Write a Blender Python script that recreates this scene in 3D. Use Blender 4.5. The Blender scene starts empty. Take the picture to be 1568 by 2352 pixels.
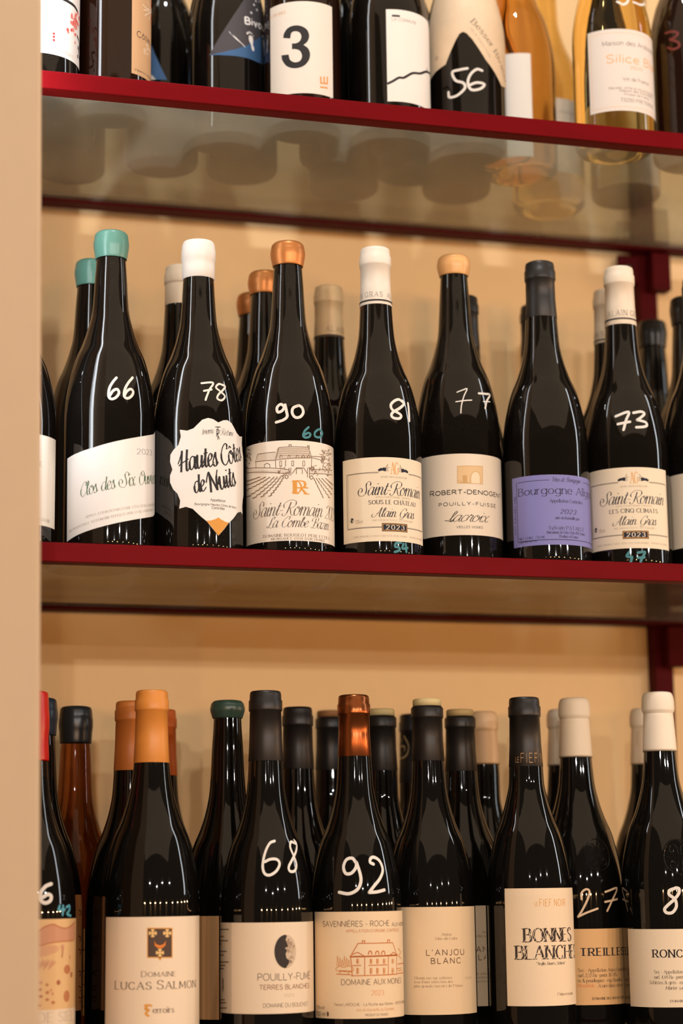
import bpy, copy, math, random
from mathutils import Vector, Matrix
from mathutils.geometry import tessellate_polygon
random.seed(7)
SC = bpy.context.scene
COL = SC.collection
PI = math.pi

# ------------------------------------------------------------------ camera
W, H = 1568, 2352
FPX = 4569.69
YAW, PITCH, ROLL = math.radians(16.0737), math.radians(10.5574), math.radians(-0.7194)
CAM = Vector((0.0, -1.7011, -0.2931))
_f = Vector((math.sin(YAW)*math.cos(PITCH), math.cos(YAW)*math.cos(PITCH), math.sin(PITCH)))
_r = Vector((math.cos(YAW), -math.sin(YAW), 0.0))
_u = _r.cross(_f)
RT = _r*math.cos(ROLL) + _u*math.sin(ROLL)
UP = -_r*math.sin(ROLL) + _u*math.cos(ROLL)
FW = _f
cd = bpy.data.cameras.new('camera')
cam = bpy.data.objects.new('camera', cd)
COL.objects.link(cam)
cd.sensor_fit = 'VERTICAL'
cd.sensor_height = 36.0
cd.lens = FPX*36.0/H
cd.clip_start = 0.05
cam.matrix_world = Matrix(((RT.x, UP.x, -FW.x, CAM.x), (RT.y, UP.y, -FW.y, CAM.y), (RT.z, UP.z, -FW.z, CAM.z), (0, 0, 0, 1)))
cd.dof.use_dof = True
cd.dof.focus_distance = (Vector((0.50, 0.01, 0.06)) - CAM).dot(FW)
cd.dof.aperture_fstop = 3.0
SC.camera = cam

# ------------------------------------------------------------------ exposure, world, lamps
vs = SC.view_settings
vs.view_transform = 'Standard'
vs.look = 'None'
vs.gamma = 1.0
vs.use_curve_mapping = False
vs.exposure = 0.0
wd = bpy.data.worlds.new('world')
SC.world = wd
wd.use_nodes = True
wd.node_tree.nodes['Background'].inputs[0].default_value = (1.0, 0.72, 0.45, 1)
wd.node_tree.nodes['Background'].inputs[1].default_value = 0.10
SC.cycles.max_bounces = 10
SC.cycles.transmission_bounces = 8
SC.cycles.transparent_max_bounces = 12
SC.cycles.caustics_reflective = False
SC.cycles.sample_clamp_indirect = 4.0


def area(name, loc, target, sx, sy, power, col):
    l = bpy.data.lights.new(name, 'AREA')
    l.shape = 'RECTANGLE'
    l.size, l.size_y = sx, sy
    l.energy = power
    l.color = col
    o = bpy.data.objects.new(name, l)
    COL.objects.link(o)
    o.location = loc
    o.rotation_euler = (Vector(target) - Vector(loc)).to_track_quat('-Z', 'Y').to_euler()
    return o


def bulb(name, loc, power, col, rad=0.02):
    l = bpy.data.lights.new(name, 'POINT')
    l.energy = power
    l.color = col
    l.shadow_soft_size = rad
    o = bpy.data.objects.new(name, l)
    COL.objects.link(o)
    o.location = loc
    return o


WARM = (1.0, 0.53, 0.23)
# the room's ceiling light behind and above the photographer
area('ceiling_lamp', (1.0, -3.0, 2.5), (1.0, -3.0, 0.0), 6.5, 4.6, 58, (1.0, 0.74, 0.50))
# a garland of small bulbs round the room at counter height
for az in (-27, -14, -3, 9, 24, 40, 54, 66, 76, 85):
    a_ = math.radians(az)
    bulb('garland_bulb', (0.5 + 3.6*math.sin(a_), -3.6*math.cos(a_), -0.235), 27.0, WARM, 0.021)
for x, y, z in ((-0.30, -2.7, 0.34), (0.55, -3.2, 0.27), (1.30, -3.1, 0.44), (2.2, -2.6, 0.38)):  # added unseen fill lights, placed to brighten the middle of the back wall
    bulb('wall_fill_light', (x, y, z), 42.0, (1.0, 0.94, 0.90), 0.016)
# cool daylight spot over the top of the shelves
area('shelf_spot', (0.42, -0.62, 1.75), (0.55, 0.14, 0.45), 0.07, 0.07, 12, (0.94, 0.97, 1.0))
# tall narrow window at the far right of the room
area('side_window', (2.3, -0.42, 0.60), (0.5, 0.0, 0.25), 0.10, 1.5, 6, (0.88, 0.94, 1.0))
# cool vertical tube lamp in the corner behind the wall at the left
TUBE_E = 19.0


# ------------------------------------------------------------------ materials
def lin(c):
    return tuple(((v/255.0)/12.92 if v/255.0 <= 0.04045 else ((v/255.0 + 0.055)/1.055)**2.4) for v in c)


_M = {}


def new_mat(name):
    m = bpy.data.materials.new(name)
    m.use_nodes = True
    return m, m.node_tree.nodes, m.node_tree.links, m.node_tree.nodes['Principled BSDF']


def flat(name, srgb, rough=0.6, metal=0.0, coat=0.0, spec=0.5):
    k = (name, tuple(srgb), rough, metal, coat)
    if k in _M:
        return _M[k]
    m, n, l, b = new_mat(name)
    b.inputs['Base Color'].default_value = (*lin(srgb), 1)
    b.inputs['Roughness'].default_value = rough
    b.inputs['Metallic'].default_value = metal
    b.inputs['Coat Weight'].default_value = coat
    b.inputs['Specular IOR Level'].default_value = spec
    _M[k] = m
    return m


def noisy(name, srgb, rough=0.6, amt=0.06, scale=60, bump=0.0, metal=0.0, stretch=(1, 1, 1)):
    k = (name, tuple(srgb), rough, amt, scale)
    if k in _M:
        return _M[k]
    m, n, l, b = new_mat(name)
    tc = n.new('ShaderNodeTexCoord')
    mp = n.new('ShaderNodeMapping')
    mp.inputs['Scale'].default_value = stretch
    nz = n.new('ShaderNodeTexNoise')
    nz.inputs['Scale'].default_value = scale
    nz.inputs['Detail'].default_value = 6
    l.new(tc.outputs['Object'], mp.inputs['Vector'])
    l.new(mp.outputs[0], nz.inputs['Vector'])
    rp = n.new('ShaderNodeMix')
    rp.data_type = 'RGBA'
    c = lin(srgb)
    rp.inputs[6].default_value = (*[v*(1 - amt) for v in c], 1)
    rp.inputs[7].default_value = (*[min(1, v*(1 + amt)) for v in c], 1)
    l.new(nz.outputs['Fac'], rp.inputs[0])
    l.new(rp.outputs[2], b.inputs['Base Color'])
    b.inputs['Roughness'].default_value = rough
    b.inputs['Metallic'].default_value = metal
    if bump:
        bp = n.new('ShaderNodeBump')
        bp.inputs['Strength'].default_value = bump
        bp.inputs['Distance'].default_value = 0.002
        l.new(nz.outputs['Fac'], bp.inputs['Height'])
        l.new(bp.outputs[0], b.inputs['Normal'])
    _M[k] = m
    return m


def dark_glass(name, srgb, dust=0.5):
    k = (name, tuple(srgb), dust)
    if k in _M:
        return _M[k]
    m, n, l, b = new_mat(name)
    tc = n.new('ShaderNodeTexCoord')
    big = n.new('ShaderNodeTexNoise')
    big.inputs['Scale'].default_value = 14
    big.inputs['Detail'].default_value = 3
    fine = n.new('ShaderNodeTexNoise')
    fine.inputs['Scale'].default_value = 1700
    fine.inputs['Detail'].default_value = 1
    l.new(tc.outputs['Object'], big.inputs['Vector'])
    l.new(tc.outputs['Object'], fine.inputs['Vector'])
    r1 = n.new('ShaderNodeMapRange')
    r1.inputs[1].default_value, r1.inputs[2].default_value = 0.42, 0.72
    l.new(big.outputs['Fac'], r1.inputs[0])
    r2 = n.new('ShaderNodeMapRange')
    r2.inputs[1].default_value, r2.inputs[2].default_value = 0.68, 0.80
    l.new(fine.outputs['Fac'], r2.inputs[0])
    mu = n.new('ShaderNodeMath')
    mu.operation = 'MULTIPLY'
    l.new(r1.outputs[0], mu.inputs[0])
    l.new(r2.outputs[0], mu.inputs[1])
    ad = n.new('ShaderNodeMath')
    ad.operation = 'MULTIPLY_ADD'
    l.new(r1.outputs[0], ad.inputs[0])
    ad.inputs[1].default_value = 0.018
    l.new(mu.outputs[0], ad.inputs[2])
    sc = n.new('ShaderNodeMath')
    sc.operation = 'MULTIPLY'
    sc.inputs[1].default_value = dust
    l.new(ad.outputs[0], sc.inputs[0])
    mx = n.new('ShaderNodeMix')
    mx.data_type = 'RGBA'
    mx.inputs[6].default_value = (*lin(srgb), 1)
    mx.inputs[7].default_value = (0.30, 0.26, 0.22, 1)
    l.new(sc.outputs[0], mx.inputs[0])
    l.new(mx.outputs[2], b.inputs['Base Color'])
    b.inputs['Roughness'].default_value = 0.035
    b.inputs['IOR'].default_value = 1.52
    _M[k] = m
    return m


def clear_glass(name, col, ior=1.36):
    k = (name, tuple(col))
    if k in _M:
        return _M[k]
    m, n, l, b = new_mat(name)
    b.inputs['Base Color'].default_value = (*col, 1)
    b.inputs['Transmission Weight'].default_value = 1.0
    b.inputs['Roughness'].default_value = 0.02
    b.inputs['IOR'].default_value = ior
    _M[k] = m
    return m


def pane_glass():
    m = bpy.data.materials.new('shelf_glass')
    m.use_nodes = True
    n, l = m.node_tree.nodes, m.node_tree.links
    n.clear()
    out = n.new('ShaderNodeOutputMaterial')
    tr = n.new('ShaderNodeBsdfTransparent')
    tr.inputs[0].default_value = (0.90, 0.93, 0.88, 1)
    gl = n.new('ShaderNodeBsdfGlossy')
    gl.inputs['Roughness'].default_value = 0.01
    d1 = n.new('ShaderNodeBsdfDiffuse')
    d1.inputs[0].default_value = (0.70, 0.66, 0.56, 1)
    d2 = n.new('ShaderNodeBsdfTranslucent')
    d2.inputs[0].default_value = (0.70, 0.66, 0.56, 1)
    df = n.new('ShaderNodeMixShader')
    l.new(d1.outputs[0], df.inputs[1])
    l.new(d2.outputs[0], df.inputs[2])
    fr = n.new('ShaderNodeFresnel')
    gm = n.new('ShaderNodeNewGeometry')
    io = n.new('ShaderNodeMapRange')
    io.inputs[3].default_value, io.inputs[4].default_value = 1.5, 1/1.5
    l.new(gm.outputs['Backfacing'], io.inputs[0])
    l.new(io.outputs[0], fr.inputs[0])
    tc = n.new('ShaderNodeTexCoord')
    nz = n.new('ShaderNodeTexNoise')
    nz.inputs['Scale'].default_value = 9
    nz.inputs['Detail'].default_value = 5
    l.new(tc.outputs['Object'], nz.inputs['Vector'])
    mr = n.new('ShaderNodeMapRange')
    mr.inputs[1].default_value, mr.inputs[2].default_value = 0.3, 0.75
    mr.inputs[3].default_value, mr.inputs[4].default_value = 0.22, 0.38
    l.new(nz.outputs['Fac'], mr.inputs[0])
    a = n.new('ShaderNodeMixShader')
    l.new(mr.outputs[0], a.inputs[0])
    l.new(tr.outputs[0], a.inputs[1])
    l.new(df.outputs[0], a.inputs[2])
    b = n.new('ShaderNodeMixShader')
    l.new(fr.outputs[0], b.inputs[0])
    l.new(a.outputs[0], b.inputs[1])
    l.new(gl.outputs[0], b.inputs[2])
    l.new(b.outputs[0], out.inputs[0])
    return m


def glow(name, col, strength):
    m, n, l, b = new_mat(name)
    b.inputs['Base Color'].default_value = (0.8, 0.8, 0.8, 1)
    b.inputs['Emission Color'].default_value = (*col, 1)
    b.inputs['Emission Strength'].default_value = strength
    return m


M_WALL = noisy('painted_wall', (238, 202, 149), 0.85, 0.03, 40, 0.05)
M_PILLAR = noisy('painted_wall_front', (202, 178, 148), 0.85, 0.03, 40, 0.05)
M_RED = noisy('red_lacquered_steel', (112, 5, 13), 0.5, 0.18, 45, 0.0, 0.0, (0.25, 1, 1))
M_RED.node_tree.nodes['Principled BSDF'].inputs['Specular IOR Level'].default_value = 0.06
M_RED_SHADED = noisy('shaded_red_steel', (74, 5, 9), 0.6, 0.2, 45, 0.0, 0.0, (0.25, 1, 1))  # same red steel, darkened to carry the shade at the back in its colour
M_RED_SHADED.node_tree.nodes['Principled BSDF'].inputs['Specular IOR Level'].default_value = 0.08
M_PANE = pane_glass()


# ------------------------------------------------------------------ mesh helpers
class MB:
    def __init__(s):
        s.v, s.f, s.m, s.mats = [], [], [], []

    def mat(s, m):
        if m not in s.mats:
            s.mats.append(m)
        return s.mats.index(m)

    def face(s, pts, m):
        b = len(s.v)
        s.v.extend(pts)
        s.f.append(tuple(range(b, b + len(pts))))
        s.m.append(s.mat(m))

    def box(s, a, b, m):
        x0, y0, z0 = a
        x1, y1, z1 = b
        k = len(s.v)
        s.v.extend([(x0, y0, z0), (x1, y0, z0), (x1, y1, z0), (x0, y1, z0), (x0, y0, z1), (x1, y0, z1), (x1, y1, z1), (x0, y1, z1)])
        for q in ((0, 3, 2, 1), (4, 5, 6, 7), (0, 1, 5, 4), (1, 2, 6, 5), (2, 3, 7, 6), (3, 0, 4, 7)):
            s.f.append(tuple(k + i for i in q))
            s.m.append(s.mat(m))

    def lathe(s, prof, m, n=64, org=(0, 0, 0)):
        """prof: list of (r, z) from bottom centre to top centre"""
        mi = s.mat(m)
        k = len(s.v)
        idx = []
        for r, z in prof:
            if r < 1e-6:
                idx.append([len(s.v)]*n)
                s.v.append((org[0], org[1], org[2] + z))
            else:
                st = len(s.v)
                for i in range(n):
                    a = 2*PI*i/n
                    s.v.append((org[0] + r*math.cos(a), org[1] + r*math.sin(a), org[2] + z))
                idx.append([st + i for i in range(n)])
        for a, b in zip(idx, idx[1:]):
            for i in range(n):
                j = (i + 1) % n
                q = []
                for t in (a[i], a[j], b[j], b[i]):
                    if t not in q:
                        q.append(t)
                if len(q) > 2:
                    s.f.append(tuple(q))
                    s.m.append(mi)

    def build(s, name, parent=None, smooth=True, loc=(0, 0, 0), bevel=0):
        me = bpy.data.meshes.new(name)
        me.from_pydata([tuple(p) for p in s.v], [], s.f)
        for m in s.mats:
            me.materials.append(m)
        me.polygons.foreach_set('material_index', s.m)
        me.polygons.foreach_set('use_smooth', [smooth]*len(s.f))
        me.update()
        o = bpy.data.objects.new(name, me)
        COL.objects.link(o)
        o.location = loc
        if parent:
            o.parent = parent
        if bevel:
            b = o.modifiers.new('bevel', 'BEVEL')
            b.width = bevel
            b.segments = 2
            b.limit_method = 'ANGLE'
        return o


def empty(name, loc, label, cat, group=None):
    o = bpy.data.objects.new(name, None)
    COL.objects.link(o)
    o.location = loc
    o.empty_display_size = 0.03
    o['label'] = label
    o['category'] = cat
    if group:
        o['group'] = group
    return o


# ------------------------------------------------------------------ lettering (own stroke font)
_G = {}
_OB = '@6.5,14 2,12.2 0,7 2,1.8 6.5,0 11,1.8 13,7 11,12.2'
_PB = '0,0 0,14;~0,14 2,14 4.5,14 7.8,13.2 9,10.3 7.8,7.4 4.5,6.6 2,6.6 0,6.6'
_BB = '~0,6.5 1.8,9 4.4,9.5 7.4,8 8.4,4.8 7.4,1.4 4.4,0 1.8,.6 0,3'
_DB = '~8.4,6.5 6.6,9 4,9.5 1,8 0,4.8 1,1.4 4,0 6.6,.6 8.4,3'
_NB = '~0,6.2 2,8.8 4.2,9.5 6.6,8.4 7.4,5.8 7.4,3 7.4,0'
FONT = f'''A|12|0,0 6,14 12,0;2.3,5 9.7,5
B|9.5|0,0 0,14;~0,14 2,14 4,14 7,13.4 8.4,11 7,8.2 4,7.4 2,7.4 0,7.4;~2,7.4 5,7.4 8.4,6.4 9.4,3.7 8.2,.8 5,0 2,0 0,0
C|12|~11.4,11 9.2,13.4 6.4,14 2.4,12.2 .2,7 2.4,1.8 6.4,0 9.4,.6 11.6,3.2
D|11.5|0,0 0,14;~0,14 2,14 4,14 8.5,12.8 11.3,7 8.5,1.2 4,0 2,0 0,0
E|8.5|0,0 0,14;0,14 8.2,14;0,7.3 7,7.3;0,0 8.5,0
F|8|0,0 0,14;0,14 8,14;0,7.3 6.8,7.3
G|12.3|~11.4,11.4 9.2,13.5 6.4,14 2.4,12.2 .2,7 2.4,1.8 6.4,0 9.5,.5 11.8,2;11.8,2 11.8,6.6;11.8,6.6 7.6,6.6
H|11|0,0 0,14;11,0 11,14;0,7.3 11,7.3
I|1|.5,0 .5,14
J|6|~6,14 6,9 6,4 5,1 2.6,0 0,1
K|10|0,0 0,14;10,14 0,5.2;3.4,8 10.3,0
L|8|0,0 0,14;0,0 8,0
M|13|0,0 0.6,14 6.5,2 12.4,14 13,0
N|11|0,0 0,14;0,14 11,0;11,0 11,14
O|13|{_OB}
P|9|{_PB}
Q|13|{_OB};8,3 13,-1.6
R|10|{_PB};4.5,6.6 10.2,0
S|9|~8.4,11.6 7,13.4 4.6,14 1.6,13 .5,10.6 1.8,8.4 4.6,7.2 7.6,5.8 8.8,3.4 7.6,.9 4.4,0 1.6,.6 .2,2.8
T|10|5,0 5,14;0,14 10,14
U|11|~0,14 0,9 .1,5 1.6,1.2 5.5,0 9.4,1.2 10.9,5 11,9 11,14
V|12|0,14 6,0 12,14
W|17|0,14 4.3,0 8.5,13 12.7,0 17,14
X|11|0,14 11,0;11,14 0,0
Y|11|0,14 5.5,6.8;11,14 5.5,6.8;5.5,6.8 5.5,0
Z|10|0,14 10,14 0,0 10,0
a|7.8|~.8,7.6 2,9.2 4,9.5 6.3,8.8 7,6.5 7,3 7.2,.8 8.2,.2;~7,5.6 3,5.2 .6,4 .2,2.2 1,.5 3,-.1 5.4,.8 7,3
b|8.4|0,14.5 0,0;{_BB}
c|7.8|~7.4,7.6 6,9.1 4.2,9.5 1.2,8 0,4.7 1.2,1.4 4.2,0 6.2,.5 7.8,2
d|8.4|8.4,14.5 8.4,0;{_DB}
e|8|.2,5 7.8,5;~7.8,5 7.2,8 4.2,9.5 1.2,8 0,4.7 1.2,1.4 4.3,0 6.4,.5 7.8,2
f|5|~5.4,13.6 4.2,14.5 2.6,13.6 2,11 2,9 2,4 2,0;0,9.5 5,9.5
g|8.4|{_DB};~8.4,9.5 8.4,5 8.4,0 7.6,-3 4.4,-4.6 1.6,-4 .4,-2.8
h|7.4|0,14.5 0,0;{_NB}
i|1|.5,9.5 .5,0;.5,12.4 .5,13.8
j|2|~2,9.5 2,4 2,0 1.6,-3 0,-4.4 -1,-4.2;2,12.4 2,13.8
k|7.4|0,14.5 0,0;7,9.5 0,3.6;2.4,5.6 7.4,0
l|1|.5,14.5 .5,0
m|12.6|0,9.5 0,0;~0,6.2 1.8,8.8 3.8,9.5 5.8,8.4 6.3,5.8 6.3,3 6.3,0;~6.3,6.2 8.1,8.8 10.1,9.5 12,8.4 12.6,5.8 12.6,3 12.6,0
n|7.4|0,9.5 0,0;{_NB}
o|8.8|@4.4,9.5 1.2,8 0,4.75 1.2,1.4 4.4,0 7.6,1.4 8.8,4.75 7.6,8
p|8.4|0,9.5 0,-4.5;{_BB}
q|8.4|8.4,9.5 8.4,-4.5;{_DB}
r|4.6|0,9.5 0,0;~0,5.8 1.4,8.4 3.2,9.4 4.8,9.2
s|6.6|~6.2,7.8 5,9.2 3.3,9.5 1.2,8.8 .6,7.2 1.6,5.6 3.4,4.9 5.6,4.1 6.6,2.5 5.6,.6 3.2,0 1.2,.5 .1,2
t|5|~2,13 2,9 2,5 2,2.4 2.8,.3 4.2,0 5.2,.5;0,9.5 5,9.5
u|7.4|~0,9.5 0,5 .2,2 1.6,.3 3.4,0 5.6,.8 7.4,3.4;7.4,9.5 7.4,0
v|8|0,9.5 4,0 8,9.5
w|12|0,9.5 3,0 6,9 9,0 12,9.5
x|7.4|0,9.5 7.4,0;7.4,9.5 0,0
y|8|0,9.5 4,0;8,9.5 4,0 2,-4.5
z|7|0,9.5 7,9.5 0,0 7,0
0|8.6|@4.3,14 1,12 0,7 1,2 4.3,0 7.6,2 8.6,7 7.6,12
1|4|0,11.4 3.4,14 3.4,0
2|8.4|~.3,10.6 1.4,13.2 4.2,14 7,12.9 7.9,10.4 6.6,7.4 3.4,3.8 0,0;0,0 8.4,0
3|8.2|~.4,11.8 1.8,13.5 4,14 6.6,13.1 7.6,10.7 6.4,8.2 3.4,7.4;~3.4,7.4 6.8,6.6 8.1,3.8 6.8,1 4,0 1.4,.6 0,2.8
4|9|6.6,0 6.6,14 0,4 9,4
5|8.2|7.4,14 1.2,14 .7,7.6;~.7,7.6 2.4,8.8 4.4,9 7,7.8 8.1,4.6 7,1.2 4,0 1.4,.6 0,2.4
6|8.4|~7.4,12.6 5.6,14 3.6,13.6 1,10.6 .1,5.6 1.2,1.6 4.2,0 7.2,1.4 8.3,4.4 7.2,7.4 4.4,8.6 1.8,7.6 .2,5
7|8|0,14 8,14 2.8,0
8|8.4|@4.2,14 1.3,12.8 .7,10.6 1.9,8.5 4.2,7.5 7,6 8.2,3.6 7,.8 4.2,0 1.4,.8 .2,3.6 1.4,6 4.2,7.5 6.5,8.5 7.7,10.6 7.1,12.8
9|8.4|~1,1.4 2.8,0 4.8,.4 7.4,3.4 8.3,8.4 7.2,12.4 4.2,14 1.2,12.6 .1,9.6 1.2,6.6 4,5.4 6.6,6.4 8.2,9
-|5|0,5.2 5,5.2
.|1|.5,0 .5,1.4
,|1|.6,1.2 0,-2.4
'|1|.6,14 .2,10.6
"|3|.6,14 .2,11;2.6,14 2.2,11
·|2|1,5 1,6.6
%|12|@2.6,14 .4,11.5 2.6,9 4.8,11.5;@9.4,5 7.2,2.5 9.4,0 11.6,2.5;10,14 2,0
&|11|~10.6,6.4 9,3 6.4,.6 3.6,0 .8,1.6 .6,4.4 3.2,7.2 6,9.4 6.6,11.8 5,13.8 3,13 2.6,10.6 5,6.6 10.6,0'''
CURS = '''a|8.8|~7,8.2 5,9.5 2.2,8.6 .2,5 .4,1.6 2,.1 4.6,1.6 7,6;~7.4,9.3 6.7,4.5 6.9,1 8,.2 10.2,2.6
b|8|~-.6,2.6 3,9 4.6,13.6 3.6,15 2.4,13 1.4,6 1.4,1.8 3.4,0 6.2,1.6 7,5 5.6,7.8 5.2,6.8 8,6.4 9,7
c|7.2|~6.6,7.6 5.6,9.4 3.4,9.2 1,6.6 .4,3 1.8,.3 4.2,.4 8,3
d|8.8|~7,8.2 5,9.5 2.2,8.6 .2,5 .4,1.6 2,.1 4.6,1.6 7,6;~8.6,14.8 7.2,8 6.7,4 6.9,1 8,.2 10.2,2.6
e|7|~.6,3.6 4.6,5.6 5.8,8.2 4.2,9.5 1.6,7.8 .4,4 1.6,.5 4,.3 8,3
g|8.6|~7,8.2 5,9.5 2.2,8.6 .2,5 .4,1.6 2,.1 4.6,1.6 7,6;~7.4,9.3 6.6,3 5.4,-3.6 3,-6 .6,-4.6 2.6,-2 6,-.4 10,2.4
i|4.6|~-.8,3 2.2,9;~2.4,9.4 1.8,4.5 2,1 3.2,.2 5.6,2.6;2.9,12.6 3,13.4
l|4.8|~-.8,2.6 2.6,8.4 4.4,13.4 3.4,15.4 2,13.4 1.2,7 1.4,1.6 2.8,.1 5.8,2.6
m|14|~-.6,5 1,8.8 1.8,9.2 1.8,6 1.4,0;~1.6,4 4,8.6 5.8,9.4 6.8,8 6.4,0;~6.6,4 9,8.6 10.8,9.4 11.8,7.6 11.2,2 12,.2 15,2.6
n|9.2|~-.6,5 1,8.8 1.8,9.2 1.8,6 1.4,0;~1.6,4 4,8.6 5.8,9.4 6.8,7.6 6.2,2 7.2,.2 10.2,2.6
o|8|~4.4,9.5 1.4,7.8 .2,4 1.4,.5 4,.2 6.8,3.2 7,7 5,9.4 3.8,8 5.6,6.6 9,7.4
r|6.6|~-.8,3 1.8,9.6 2.6,10.2 2.8,8.8 5.2,8.8 4.2,4 4.6,.8 5.8,.2 7.6,2.6
s|6|~-.8,2.6 3.2,9.6 3.6,6.6 4.8,3.2 3.6,.3 1.2,.2 .4,1.6;~3.4,.2 5,1 7,2.8
t|5.4|~-.6,3 2.8,8.6;~3.8,13.6 2.2,5 2.2,1.2 3.6,.2 6.2,2.8;.6,10 6,10.4
u|9|~-.8,4 .8,8.8 1.6,9.2 1,4 1.4,.8 3,.1 5.4,2.4 7,7;~7.4,9.3 6.6,3 7.2,.4 10,2.6
v|8|~-.8,5 .6,8.8 1.6,9 2,4 2.8,.2 5.4,3.4 6.8,8.6 6,9.2 9,7.8
x|8.4|~-.4,7.4 1.4,9.4 3,8 4.8,1.4 6.2,.1 8.8,2.4;~7.6,8.8 6.4,9.2 2,.6 .2,.4
z|7.6|~.2,7.6 2.2,9.4 5,8.6 6.6,9.2 3.4,4.2 .4,.2 3,1.2 5.4,.1 8.4,2.4
S|11|~11.5,11.2 11.6,14 9,16 6,14.8 5.2,12 6.6,8.6 7.6,5 6.4,1.2 2.6,-.4 -2.4,.6 -5,3.8 -4.4,7.6 -1.4,8.8 .8,6.6 .2,4.2 -1.6,4.4
R|13|~5.2,13.8 4.4,8 3,2 .6,-.4 -2.4,.4 -2,2.2;~-2.6,8 -3.8,11.6 .4,15 6,16 11.4,15 12.6,11.6 10,8.6 5.4,7.8 4.2,8.2 6,7.4 7.6,5 9.4,1.4 12,0 14.8,2.2
A|13|~-3.6,5.6 -5.2,2.8 -3.4,-.2 .6,.6 4.6,6 8.8,13.6 10,15.4 9.2,10 8.6,4 9.4,.6 10.8,.1 13.6,2.4;~2.8,5.6 6,6.4 9,5.8
G|12.5|~11,11.6 11.4,14.6 8.6,15.6 4.4,13.6 1,9 .4,3.6 3,.2 6.6,.8 9.4,4.6 10,7.4;~10.2,7.8 9.6,3 7.6,-1.4 3.6,-3 .6,-1.4
L|10|~8.6,11.4 9.6,14.4 7.4,15.4 5,12 4,6 2.2,1.4 -.6,.4 -1.6,2 .6,2.6 4,.8 7.6,-.2 10.6,2
C|10.6|~9.6,11 10.6,14.4 8,15.4 4,13 .8,8.4 .4,3.4 3,.2 6.4,.6 11,4
B|12|~5.2,14 4.4,8 3,2 .6,-.2 -1.6,1.2;~-1.8,9 -2,12.4 2,15.2 7,15.8 10.6,14 9.6,10 5.6,8.2 10,7.4 10.8,3.6 8,.4 4,0 2,1.6
O|12.4|~7.2,15 3,12.6 .2,7 1,1.8 4.6,0 9.2,2.6 11.8,8 11,13 7.6,15.2 5,12.6 7,9.6 10.6,11.4
H|13.4|~-1.8,6.4 .6,9 4.6,14.6;~4.8,15.4 3.4,8 2,0;~11.6,15.4 9.8,7 9.4,1 10.8,0 13.4,2.4;~-1,5 4,6.4 12.6,8.4
N|13|~-2,8 .6,12.6 2.8,15 3,9 1.4,0;~2.8,14.6 6.4,7 9.4,.4;~9.6,.2 10.6,9 13.4,15.2
V|11|~-1.4,11.4 .6,14.6 2.8,14 3.2,7 4.2,.4 8,7 10.2,13 12.4,14.6'''
for src, tag in ((FONT, ''), (CURS, 'c')):
    for ln in src.split('\n'):
        g, w, st = ln.split('|') if not ln.startswith('|') else ('|',)+tuple(ln.split('|')[2:])
        strokes = []
        for s_ in st.split(';'):
            k = s_[0] if s_[0] in '~@' else ''
            pts = [tuple(float(q) for q in p.split(',')) for p in s_[len(k):].split()]
            strokes.append((k, pts))
        _G[tag + g] = (float(w), strokes)
ACC = {'é': ('e', 1), 'É': ('E', 1), 'è': ('e', 2), 'È': ('E', 2), 'ô': ('o', 3), 'Ô': ('O', 3), 'Â': ('A', 3), 'û': ('u', 3), 'î': ('i', 3)}


def crom(pts, closed=False, n=6):
    out = []
    m = len(pts)
    if m == 2 and not closed:
        return list(pts)
    for i in range(m if closed else m - 1):
        p1, p2 = pts[i], pts[(i + 1) % m]
        p0 = pts[i - 1] if (closed or i > 0) else (2*p1[0] - p2[0], 2*p1[1] - p2[1])
        p3 = pts[(i + 2) % m] if (closed or i + 2 < m) else (2*p2[0] - p1[0], 2*p2[1] - p1[1])
        for k in range(n):
            t = k/n
            out.append(tuple(0.5*(2*p1[a] + (p2[a] - p0[a])*t + (2*p0[a] - 5*p1[a] + 4*p2[a] - p3[a])*t*t + (3*p1[a] - p0[a] - 3*p2[a] + p3[a])*t**3) for a in (0, 1)))
    out.append(pts[0] if closed else pts[-1])
    return out


def glyph_runs(text, style):
    """list of (points, kind) in font units, total advance"""
    x = 0.0
    runs = []
    base = style['kind']
    trk = style.get('track', 2.6 if base != 'script' else 0.0)
    sh = style.get('shear', 0.36 if base == 'script' else 0.0)
    sc = style.get('sc', 0)
    start = True
    for ch in text:
        if ch == ' ':
            x += 6.5
            start = True
            continue
        k = 1.0
        if sc and ch.isalpha() and start:
            k = sc
        start = False
        acc = 0
        if ch in ACC:
            ch, acc = ACC[ch]
        g = _G.get('c' + ch) if base == 'script' else None
        if g is None:
            g = _G.get(ch) or _G.get(ch.upper()) or _G['-']
        w, strokes = g
        if base == 'script' and ch.isupper() and x > 0:
            x += {'S': 4.5, 'R': 2.5, 'A': 3.5}.get(ch, 1.2)
        for kind, pts in strokes:
            q = pts if kind == '' else crom(pts, kind == '@', style.get('res', 5))
            runs.append(([(x + a*k + sh*b*k, b*k) for a, b in q], kind == ''))
        if acc:
            top = 11.2 if ch.islower() else 15.6
            m = w/2
            for q in {1: [[(m - .6, top), (m + 1.6, top + 2.2)]], 2: [[(m + .6, top), (m - 1.6, top + 2.2)]], 3: [[(m - 2, top), (m, top + 1.8), (m + 2, top)]]}[acc]:
                runs.append(([(x + a + sh*b, b) for a, b in q], True))
        x += w*k + trk
    return runs, x - trk


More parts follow.
